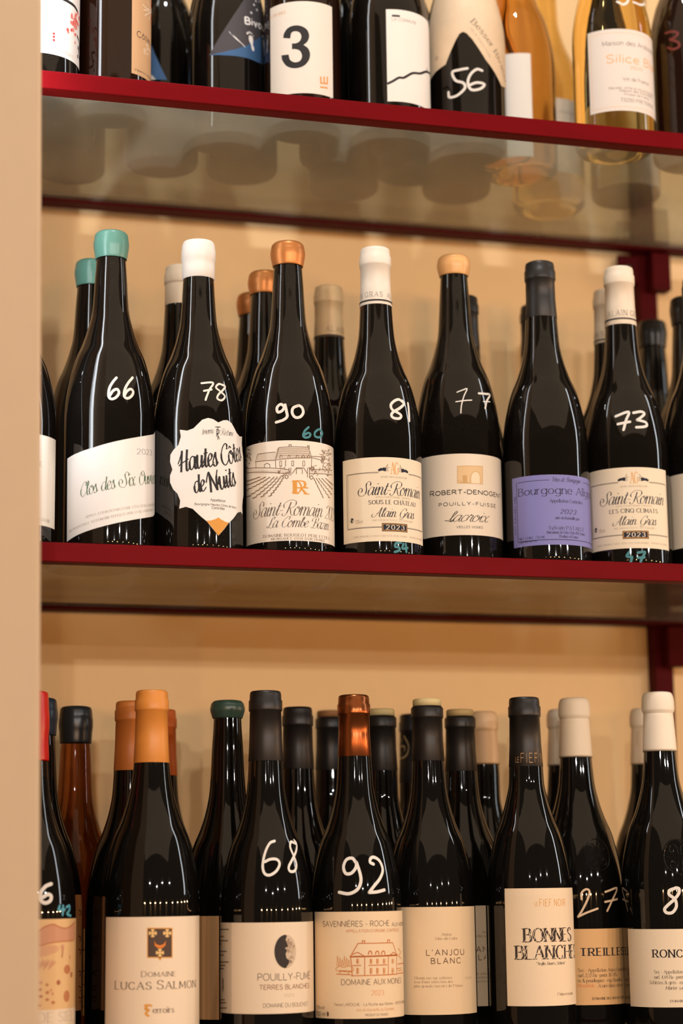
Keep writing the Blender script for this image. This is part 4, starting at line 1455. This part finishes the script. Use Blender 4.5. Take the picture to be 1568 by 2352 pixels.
Bottle(0.5480, 0.2520, Z(SLOW), 0.311, 'black bottle with brownish cork end, left behind the bottle priced 92', R=.0395, glass=GL_CLEAN, group=LOW, cap=('foil', (28, 26, 26), .060, dict(cork=(150, 104, 62))))
Bottle(0.5730, 0.1580, Z(SLOW), 0.305, 'black bottle with pale cork end, right behind the bottle priced 92', R=.0385, glass=GL_CLEAN, group=LOW, cap=('foil', (28, 25, 24), .060, dict(cork=(206, 186, 130))))
b = Bottle(0.6390, 0.2580, Z(SLOW), 0.309, 'black bottle with gold swirl emblem on its neck, in the shadow at the back', R=.038, glass=GL_CLEAN, group=LOW, cap=('foil', (24, 22, 22), .070, ))
L = Lab(capsurf(b), eps=.00015)
SW = ink((190, 160, 110))
L.line([(927, 1690), (936, 1706), (938, 1722), (930, 1738), (918, 1743)], .0016, SW, smooth=True)
L.line([(920, 1732), (917, 1722), (922, 1714), (930, 1716), (928, 1726)], .0014, SW, smooth=True)
L.disc(922, 1700, .0018, .0022, SW)
o = L.mb.build('gold_emblem', b.cap)
o['label'] = 'gold swirl emblem'

# anjou
b = l5 = Bottle(0.593, 0.0755, Z(SLOW), 0.3075, 'bottle with pale cork end and plain cream label of widely spaced capitals, right of 92', dz=.002, group=LOW, cap=('foil', (28, 24, 23), .058, dict(cork=(222, 204, 150))), glass=GL_CLEAN)


def anjou(L, box):
    L.grid(box[0], box[1], box[2], box[3], paper((232, 206, 168)))
    L.smax = box[1] - .0004
    A1 = ink((120, 88, 64))
    L.text('Anjou', 1013, 1035, 6, A1, 'serif', y=2148.8, shear=.25)
    L.text('Vins de Loire', 998, 1049, 6, A1, 'serif', y=2158.4, shear=.25)
    A2 = ink((104, 72, 50))
    L.text("L'ANJOU", 979, 1064.5, 13, A2, 'sans', w=.13, y=2194, track=5.5)
    L.text('BLANC', 990, 1057, 12.5, A2, 'sans', w=.14, y=2213, track=5.5)
    L.text('Chenin sec sur schistes', 951.6, 1037, 5.6, A1, 'serif', y=2249, track=4)
    L.text("issu d'une sélection des", 951.6, 1039, 5.6, A1, 'serif', y=2258, track=4)
    L.text("plus grands terroirs de l'Anjou", 951.6, 1061, 5.6, A1, 'serif', y=2267.5, track=4)
    L.text('2022', 1068, 1081.5, 4.4, A1, 'serif', y=2248)


L = Lab(b)
bx = (-.056, L.P(1090, 2200)[0] + .002, L.P(1006, 2331)[1], L.P(1006, 2083)[1])
anjou(L, bx)
L.build()
b = Bottle(0.649, 0.1420, Z(SLOW), 0.304, 'bottle with pale cork end and shaded tan label edge, behind the widely spaced capitals', dz=.002, R=.0405, group=LOW, cap=('foil', (30, 27, 26), .060, dict(cork=(190, 164, 110))), glass=GL_CLEAN)
Lq = Lab(b)
ds_ = Lq.P(1098, 2180)[0] - l5.inv(1004, 2190)[0]
L = Lab(b, src=l5, ds=ds_, dt=Lq.P(1105, 2080)[1] - l5.inv(1006, 2083)[1])
anjou(L, (bx[0] + ds_, Lq.P(1118, 2200)[0], Lq.P(1105, 2311)[1], Lq.P(1105, 2080)[1]))
L.build()
Bottle(0.6960, 0.2060, Z(SLOW), 0.308, 'white waxed bottle far back between the cork ended necks', R=.038, glass=GL_CLEAN, group=LOW, cap=('longwax', (226, 190, 146), .052))

# bonnes blanches
b = l6 = Bottle(0.6795, 0.047, Z(SLOW), 0.3075, 'front bottle with black capsule lettered in gold and tall white label of cut capitals', R=.0392, dz=.008, group=LOW, cap=('foil', (25, 22, 21), .0645), glass=GL_CLEAN)
L = sheet(b, 1162, 1321, 2040, 2311, paper((238, 216, 184)), 1240)


def C6(x, y):
    return (1140 + x/3.664, 2000 + y/3.664)


L.text('FIEF NOIR', 1239, 1297, 16, GOLD, 'sans', w=.08, y=2081, track=6)
L.text('LE', 1228, 1235, 10, GOLD, 'sans', w=.08, y=2081)
BB = ink((56, 42, 34))
L.text('BONNES', 1204, 1310, 31, BB, 'serif', w=.19, thin=.28, y=2163, track=1.6)
L.text('BLANCHES', 1186, 1319, 31, BB, 'serif', w=.19, thin=.28, y=2203, track=1.6)
pp = paper((238, 216, 184))
for i in range(17):
    x = 1186 + i*8.4
    L.line([(x, 2203), (x + 6, 2194), (x + 3, 2186), (x + 9, 2172)], .00048, pp, 2, smooth=True)
for i in range(13):
    x = 1204 + i*8.6
    L.line([(x, 2163), (x + 6, 2154), (x + 3, 2146), (x + 9, 2132)], .00048, pp, 2, smooth=True)
L.text('"Argile, Quartz, Schiste"', 1232, 1297, 6.2, BB, 'serif', w=.17, y=2215.6, track=1.4)
L.text("L'Anjou est un", 1280, 1306, 6.5, ink((140, 112, 86)), 'serif', y=2285.8, track=1.2, rest=' jardin.')
L.build()
Lc = Lab(capsurf(b), eps=.00015)
Lc.text('FIEF N', 1196, 1245, 21, ink((206, 160, 104)), 'sans', w=.07, y=1751, rest='OIR', track=6)
Lc.text('LE', 1184, 1192, 12, ink((206, 160, 104)), 'sans', w=.08, y=1751)
o = Lc.mb.build('capsule_lettering', b.cap)
o['label'] = 'thin gold capitals round the black foil'

# the two embossed bottles
WX = (238, 222, 196)


def embossed(b, cx_, cy_, r):
    """raised ring with scrolls moulded in the glass"""
    c = b.inv(cx_, cy_)
    mb = MB()
    rad = .00055

    def tube(q):
        P = [Vector(b.pt(p, .0002)) for p in q]
        N = [Vector((p.x, p.y, 0)).normalized() for p in P]
        rings = []
        for i, p in enumerate(P):
            d = (P[min(i + 1, len(P) - 1)] - P[max(i - 1, 0)]).normalized()
            n_ = N[i]
            t = d.cross(n_).normalized()
            rings.append([p + (n_*math.cos(a) + t*math.sin(a))*rad for a in [2*PI*k/6 for k in range(6)]])
        st = len(mb.v)
        for rg in rings:
            mb.v.extend([tuple(v_) for v_ in rg])
        for i in range(len(rings) - 1):
            for k in range(6):
                mb.f.append((st + i*6 + k, st + i*6 + (k + 1) % 6, st + (i + 1)*6 + (k + 1) % 6, st + (i + 1)*6 + k))
                mb.m.append(mb.mat(GL_CLEAN))
    tube([(c[0] + r*math.cos(2*PI*i/48), c[1] + r*math.sin(2*PI*i/48)) for i in range(49)])
    for sx in (-1, 1):
        for sy in (-1, 1):
            pts = [(.10, .12), (.12, .45), (.30, .68), (.56, .62), (.62, .36), (.44, .24), (.34, .40)]
            tube(crom([(c[0] + sx*r*x, c[1] + sy*r*y) for x, y in pts], n=4))
    tube([(c[0] - r*.8, c[1]), (c[0] + r*.8, c[1])])
    return mb.build('embossed_seal', b.root)


b = l7 = Bottle(0.7525, 0.1015, Z(SLOW), 0.313, 'set-back bottle with white wax top, moulded seal and thin price 27', dz=.006, R=.0412, group=LOW, cap=('longwax', WX, .056, ), glass=GL_CLEAN)
L = sheet(b, 1300, 1436, 2133, 2308, paper((226, 178, 120)), 1380, s0=-.05)
L.text('TREILLE', 1333, 1423, 17, DK, 'serif', w=.24, y=2194.6, rest='S')
T7 = ink((64, 46, 34))
L.text('Sec · Appellation Anjou', 1327, 1412, 7.8, T7, 'serif', w=.12, y=2232, rest=' Contrôlée', track=1.6)
L.text('surf. 2,72 Ha · pente 30-70% ·', 1327, 1418, 7.8, T7, 'serif', w=.12, y=2243.7, track=1.6)
L.text('te & poudingues · exp. Beau', 1327, 1420, 7.8, T7, 'serif', w=.12, y=2255.7, rest='lieu', track=1.6)
L.text('Mouchoir', 1327, 1364, 7.8, ink((224, 120, 60)), 'serif', w=.12, y=2267.5, track=1.6)
L.text('· Azuré bleu cél', 1368, 1419, 7.8, T7, 'serif', w=.12, y=2267.5, shear=.25, rest='este', track=1.6)
L.text('DOMAINE BELARGUS', 1360, 1421, 5.5, DK, 'serif', w=.2, y=2295.6, rest=' 2020')
L.build()
embossed(b, 1372, 1963, .0150)
mark(b, (226, 196, 160), .0019, [[(715, 240), (715, 187), (750, 156), (780, 170), (770, 230), (722, 330), (685, 388)], [(685, 388), (760, 352), (850, 318)], [(914, 178), (1010, 146), (975, 240), (930, 338)], [(912, 262), (1014, 238)]], (1140, 2000), 3.664,
     label='thin pale hand painted price 27')
Bottle(0.7800, 0.2010, Z(SLOW), 0.311, 'shaded white waxed bottle behind and left of the one priced 27', R=.0405, dz=.006, glass=GL_CLEAN, group=LOW, cap=('longwax', WX, .056, ))
b = l8 = Bottle(0.816, 0.047, Z(SLOW), 0.3145, 'front bottle with white wax top, moulded seal and price 8 at the right edge', dz=.008, R=.0412, group=LOW, cap=('longwax', (244, 232, 212), .055, ), glass=GL_CLEAN)
L = sheet(b, 1445, 1660, 2134, 2314, paper((238, 220, 192)), 1530, s1=.050)
L.text('RONC', 1500, 1567, 17.5, DK, 'serif', w=.2, y=2199, rest='ERAY')
L.text('Sec · Appellation', 1502, 1567, 7.6, T7, 'serif', w=.12, y=2236, rest=' Anjou', track=1.6)
L.text('surf. 4,44 Ha · pent', 1502, 1567, 7.6, T7, 'serif', w=.12, y=2248, rest='e 40%', track=1.6)
L.text('Schistes & grès ·', 1492, 1557, 7.8, T7, 'serif', w=.12, y=2260.5, rest=' exp.', track=1.6)
L.text('Mûrier sa', 1528.5, 1567, 7.8, T7, 'serif', w=.12, y=2273, shear=.25, rest='uvage', track=1.6)
L.text('DOMAIN', 1539, 1568, 5.4, T7, 'serif', w=.18, y=2302, rest='E BELARGUS')
L.build()
embossed(b, 1560, 1968, .0160)
mark(b, PW, .0028, [[(1502, 147), (1458, 165), (1452, 200), (1500, 240), (1512, 300), (1480, 350), (1432, 354), (1413, 325), (1440, 290), (1495, 240), (1533, 190), (1534, 152), (1506, 143)]], (1140, 2000), 3.664, label='white hand painted figure 8')
Bottle(0.8680, 0.1920, Z(SLOW), 0.312, 'shaded white waxed bottle behind and left of the one priced 8', R=.0405, dz=.006, glass=GL_CLEAN, group=LOW, cap=('longwax', WX, .056, ))

# ================================================================== upper shelf (only the lower halves are in the photo)
ZU = Z(SUP)


def K1(x, y):
    return (x/1.96, y/1.96)


def K2(x, y):
    return (768 + x/1.96, y/1.96)


b = Bottle(0.216, 0.060, ZU, 0.300, 'dark bottle at the left wall with white label of pink blossom', R=.0395, group=TOP, cap=('wax', (60, 50, 48)))
L = Lab(b)
tR = L.P(184, 164)[1]
bx = [(-.062, L.P(103, 134)[1] if False else tR), (L.P(186, 100)[0], tR)]
L.grid(-.062, L.P(186, 100)[0], tR, .105, paper((236, 234, 234)))
PK, PK2 = ink((226, 128, 120)), ink((214, 92, 88))
rr = random.Random(4)
for i in range(46):
    x, y = rr.gauss(336, 16), rr.gauss(102, 26)
    L.disc(*K1(x, y), rr.uniform(.001, .0024), rr.uniform(.001, .0024), PK if i % 3 else PK2, 2 + .02*i, 7)
L.line([K1(x, y) for x, y in ((270, -10), (310, 10), (335, 30), (350, 60))], .0030, DK, 1, smooth=True)
L.line([K1(x, y) for x, y in ((345, 160), (355, 200), (352, 240), (360, 280))], .0026, DK, 1, smooth=True)
for x, y in ((350, 215), (358, 235), (348, 255)):
    L.disc(*K1(x, y), .0016, .0022, DK, 1, 6)
for y in (152, 166, 181):
    L.disc(*K1(242, y), .0013, .0013, ink((214, 60, 60)), 1, 8)
L.text('DOMAINE EN BOT', 107, 168, 7, LGREY, 'serif', y=121, w=.1)
L.build()

b = Bottle(0.2905, 0.0840, ZU, 0.300, 'brown bottle with tan label and small red sun, second from the left', R=.0375, kind='bordeaux', glass=GL_BROWN, group=TOP, cap=('foil', (90, 40, 30), .05))
L = Lab(b)
sl, sr = L.P(302, 120)[0], .056
tb = L.P(322, 175)[1]
L.grid(sl, sr, tb, .120, paper((204, 164, 122)))
L.disc(*K1(688, 62), .0062, .0150, ink((206, 92, 44)), 1, 20)
for st in ([(640, 20), (662, 40), (680, 50)], [(645, 45), (664, 48), (676, 60)], [(660, 5), (672, 30), (683, 45)], [(668, 90), (675, 70), (685, 40)], [(650, 70), (668, 60), (684, 52)]):
    L.line([K1(*p) for p in st], .0008, ink((240, 226, 206)), 2, smooth=True)
L.text('Côtes d', 314, 350, 14, DK, 'sans', y=93, w=.11, rest='u Jura')
L.text('Sau', 335, 348, 11, ink((240, 230, 214)), 'sans', y=117, w=.13, rest='vignon')
L.text('En B', 330, 348, 9, ink((240, 230, 214)), 'sans', y=128, w=.13, rest='ulle')
L.text('Valentin', 308, 334, 5, DK, 'sans', y=166, rest=' MOREL')
L.build()

b = Bottle(0.3640, 0.2090, ZU, 0.300, 'dark bottle with blue pointed label, set back behind the brown bottle', R=.0370, group=TOP, cap=('wax', (50, 50, 60)))
L = Lab(b)
BLU = ink((52, 92, 136))
L.poly([K1(x, y) for x, y in ((680, 200), (700, 250), (725, 305), (752, 360), (680, 360))], BLU, 0)
L.poly([K1(x, y) for x, y in ((680, 335), (702, 358), (680, 360))], ink((214, 206, 196)), 1)
L.build()

b = Bottle(0.4140, 0.1300, ZU, 0.300, 'dark bottle with triangular night sky label and white footprints', R=.0390, group=TOP, cap=('wax', (50, 60, 80)))
L = Lab(b)
NT = ink((66, 62, 66))
P_ = [L.P(*K1(x, y)) for x, y in ((942, 249), (1010, 250), (1060, 253), (1110, 262), (1160, 282), (1200, 303))]
ext = [(P_[-1][0] + .014, P_[-1][1] - .011), (P_[-1][0] + .014, .155), (L.P(*K1(1095, 0))[0] + .004, .155), L.P(*K1(1095, 0))]
L.fill(P_ + ext, NT, 0)
W_ = [L.P(*K1(x, y)) for x, y in ((942, 249), (1000, 236), (1060, 222), (1110, 205), (1150, 180), (1180, 160), (1203, 128))]
L.fill(P_ + [(P_[-1][0] + .014, P_[-1][1] - .011), (P_[-1][0] + .014, W_[-1][1] + .008)] + list(reversed(W_[1:])), BLU, 1)
WH = ink((238, 238, 238))
L.text('Bivou', K1(1104, 107), K1(1186, 142), 15, WH, 'sans', w=.24, rest='ac', lvl=2)
for cx_, cy_, rot in ((1075, 185, -.9), (1132, 192, .25), (1187, 212, -.15)):
    c = L.P(*K1(cx_, cy_))
    sc = .00052

    def FT(x, y):
        x, y = x*sc*.8, y*sc
        return (c[0] + x*math.cos(rot) + y*math.sin(rot) if rot < 0 else c[0] + x*math.cos(rot) - y*math.sin(rot)*1, c[1] - (x*math.sin(-rot)) + y*math.cos(rot) if rot < 0 else c[1] + x*math.sin(rot) + y*math.cos(rot))
    L.fill(crom([FT(*p) for p in ((-5, 12), (0, 14), (6, 10), (5, 2), (2, -4), (4, -12), (0, -17), (-4, -13), (-4, -4), (-7, 4))], True, 4)[:-1], WH, 2, .0015)
    for tx, ty, tr in ((-7, 18, 2.6), (-2, 20, 2.1), (2.5, 19, 1.8), (6, 17, 1.6), (8.5, 13, 1.4)):
        L.fill([FT(tx + tr*math.cos(k*PI/4), ty + tr*math.sin(k*PI/4)) for k in range(8)], WH, 2)
for x, y in ((1130, 58), (1155, 45), (1178, 48), (1187, 75), (1150, 5), (1165, 8), (1142, 22)):
    c = L.P(*K1(x, y))
    L.fill([(c[0] + (.0019 if k % 2 == 0 else .0008)*math.cos(PI/2 + k*PI/5), c[1] + (.0019 if k % 2 == 0 else .0008)*math.sin(PI/2 + k*PI/5)) for k in range(10)], WH, 2)
L.build()

b = Bottle(0.4795, 0.0800, ZU, 0.300, 'bottle with white label carrying a big black figure 3', R=.0375, kind='bordeaux', glass=GL_BROWN, group=TOP, cap=('foil', (200, 120, 50), .05))
L = Lab(b)
sl, sr = -.047, L.P(763, 120)[0]
L.grid(sl, sr, L.P(700, 214)[1], L.P(705, 3)[1], paper((232, 224, 212)))
T3 = ((1275, 172), (1279, 150), (1297, 126), (1326, 115), (1356, 118), (1381, 134), (1391, 160), (1384, 186), (1366, 203), (1386, 218), (1395, 243), (1389, 272), (1365, 298), (1327, 308), (1292, 299), (1271, 272), (1267, 250),
      (1299, 246), (1306, 270), (1327, 281), (1350, 274), (1359, 252), (1350, 230), (1332, 222), (1314, 222), (1314, 196), (1332, 195), (1349, 185), (1356, 165), (1349, 148), (1331, 141), (1312, 148), (1306, 174))
Q3 = [L.P(*K1(x, y)) for x, y in T3]
L.fill(crom(Q3[0:9], n=5)[:-1] + crom(Q3[8:17], n=5) + crom(Q3[17:25], n=5) + crom(Q3[25:33], n=5), DK, 1, .0012)
L.text('LE ORANGE', 620, 657, 6.5, ink((206, 150, 80)), 'serif', y=36)
OM = ink((222, 160, 96))
for st in ([(1443, 345), (1443, 372)], [(1458, 345), (1458, 372)], [(1472, 345), (1472, 375)], [(1440, 374), (1474, 378)], [(1440, 392), (1474, 397)]):
    L.line([K1(*p) for p in st], .0018, OM)
L.build()

b = Bottle(0.5680, 0.0800, ZU, 0.300, 'dark bottle with white label crossed by a black ridge line', R=.0405, group=TOP, cap=('foil', (40, 36, 36), .05))
L = Lab(b)
sl = L.P(888, 140)[0]
tb, tt = L.P(905, 233)[1], L.P(921, 23)[1]
L.grid(sl, .062, tb, tt, paper((238, 234, 226)))
L.text('LA COMMUNE', 900, 955, 6.8, GREY, 'sans', y=50, w=.1)
L.line([K2(258, 71), K2(294, 73)], .0020, DK)
R_ = [K2(x, y) for x, y in ((237, 378), (262, 366), (290, 350), (312, 350), (350, 330), (385, 331), (412, 323), (440, 335))]
L.line(R_, .0024, DK, 1, smooth=True)
for x in (415, 432, 441):
    L.line([K2(x, 306), K2(x, 330)], .0012, DK)
L.ribbon([L.P(*K2(440, 335)), (.060, L.P(*K2(440, 335))[1] - .004)], .0022, DK)
L.build()

b = Bottle(0.6565, 0.1000, ZU, 0.300, 'dark bottle with arch shaped cream label and white price 56', R=.0405, group=TOP, cap=('wax', (200, 180, 150)))
L = Lab(b)
inner = [L.P(*K2(x, y)) for x, y in ((500, 291), (520, 238), (545, 182), (562, 152), (578, 143), (594, 150), (620, 178), (680, 270), (728, 340), (750, 388), (780, 404))]
zt = .185
out_ = [(inner[-1][0] + .004, inner[-1][1] + .006), (inner[-1][0] + .002, zt), (-.060, zt), (-.060, inner[0][1] - .010), (L.P(*K2(455, 303))[0], inner[0][1] - .004)]
L.fill(inner + out_, noisy('mottled_label', (232, 208, 176), .6, .12, 60), 0, .002)
L.text('Besser Riv', K2(612, 100), K2(742, 290), 14, DK, 'serif', w=.13, rest='aou', track=2, hm=.0060)
L.text('vin de france rouge', K2(610, 130), K2(700, 262), 5, GREY, 'serif', w=.10, hm=.0022)
L.text('g', 1000, 1005, 8, DK, 'serif', y=136)
L.build()
mark(b, PW, .0026, [[(598, 308), (560, 315), (530, 326), (545, 362), (580, 374), (586, 398), (552, 430), (518, 438), (513, 416)], [(664, 318), (640, 312), (612, 335), (600, 372), (616, 404), (655, 400), (674, 380), (640, 372), (606, 384)]], (768, 0), 1.96,
     label='white hand painted price 56')

b = Bottle(0.7290, 0.1420, ZU, 0.300, 'amber bottle with dark foot and narrow white label, right behind the price 56', R=.0395, glass=GL_AMBER, group=TOP, cap=('wax', (200, 150, 80)))
L = Lab(b)
L.grid(-.05, L.P(1220, 190)[0], .006, L.P(1195, 122)[1], paper((234, 230, 222)))
L.build()

b = Bottle(0.7990, 0.2360, ZU, 0.300, 'golden see-through bottle with pale label far back on the upper shelf', R=.0395, glass=GL_GOLD, group=TOP, cap=('foil', (220, 180, 110), .05))
L = Lab(b)
L.grid(L.P(1276, 250)[0], .045, .030, L.P(1300, 228)[1], paper((226, 214, 194)))
L.text('Ardoisières', 1280, 1326, 7, GREY, 'script', y=262)
L.build()

b = Bottle(0.7995, 0.0560, ZU, 0.300, 'clear golden bottle with pinkish white label and orange lettering', R=.0405, glass=GL_GOLD, group=TOP, cap=('foil', (220, 190, 140), .05))
L = sheet(b, 1352, 1520, 66.6, 254, paper((234, 224, 214)), 1431, s1=.050)
a, c, t0, t1 = L.box
L.ribbon([(a + .003, t0 + .004), (c - .003, t0 + .004), (c - .003, t1 - .004), (a + .003, t1 - .004), (a + .003, t0 + .004)], .0004, ink((236, 196, 150)))
T8 = ink((96, 80, 76))
L.text('Maison des Ardoi', 1383, 1487, 10, T8, 'sans', y=104, rest='sières', w=.09)
L.text('Silice Blan', 1393, 1501, 18, ink((236, 176, 104)), 'sans', y=145, rest='c', w=.11)
L.text('2020', 1447, 1474, 7, ink((230, 160, 90)), 'serif', y=160.5, w=.14)
L.text('Vin de France', 1430, 1488, 8, T8, 'sans', y=188, w=.09)
L.text('Récolté, vinifié et mis en bou', 1398, 1490, 5, T8, 'sans', y=205, w=.1, rest='teille')
L.text('Maison des Ardoisières', 1423, 1496, 5.2, T8, 'sans', y=213.5, w=.1)
L.text('Produit de France', 1434, 1489, 5.2, T8, 'sans', y=222, w=.1)
L.text('73250 FRETERIVE', 1425, 1498, 7.5, T8, 'sans', y=236, w=.1)
L.build()
mark(b, PW, .0026, [[(1272, 8), (1300, 20), (1320, 5), (1318, -25), (1290, -30)], [(1345, 10), (1380, 22), (1405, 8), (1402, -20), (1370, -30)]], (768, 0), 1.96, label='white hand painted figures at the shoulder')
mark(b, (70, 150, 175), .0022, [[(1452, 540), (1462, 520), (1474, 540), (1462, 560), (1450, 575), (1462, 592), (1474, 575), (1452, 540)]], (768, 0), 1.96, 'small_price_mark', 'small blue painted figure')

b = Bottle(0.8880, 0.0640, ZU, 0.300, 'dark brown bottle at the right edge of the upper shelf with dim red figure', R=.0400, glass=GL_BROWN, group=TOP, cap=('foil', (90, 40, 30), .05))
mark(b, (120, 44, 30), .0024, [[(1490, 150), (1520, 142), (1545, 150), (1530, 170), (1510, 178), (1545, 190), (1550, 210), (1525, 222), (1500, 215)]], (768, 0), 1.96, 'figure_mark', 'dim red painted figure 3')

for X, Y, R, lab in (
        (0.2500, 0.1640, .0370, 'black bottle behind the blossom label, its base seen through the glass'),
        (0.2770, 0.2520, .0350, 'rear black bottle at the left wall, its base seen through the glass'),
        (0.4480, 0.2100, .0370, 'black bottle behind the footprint label, base seen through the glass'),
        (0.5320, 0.1530, .0365, 'black bottle behind the big figure 3, base seen through the glass'),
        (0.5650, 0.2350, .0375, 'rear black bottle behind the ridge line label, base seen through the glass'),
        (0.6180, 0.1720, .0365, 'black bottle between the ridge line label and price 56, base seen through glass'),
        (0.6840, 0.2140, .0370, 'black bottle behind the amber bottle, base seen through the glass')):
    Bottle(X, Y, ZU, 0.300, lab, R=R, kind='burgundy', glass=GL_CLEAN, group=TOP, cap=('foil', (34, 32, 32), .05))
b = Bottle(0.8680, 0.1850, ZU, 0.300, 'dark bottle with white label low behind the clear golden bottle', R=.0375, glass=GL_CLEAN, group=TOP, cap=('foil', (34, 32, 32), .05))
L = Lab(b)
L.grid(-.05, .030, .006, .090, paper((230, 224, 212)))
L.build()
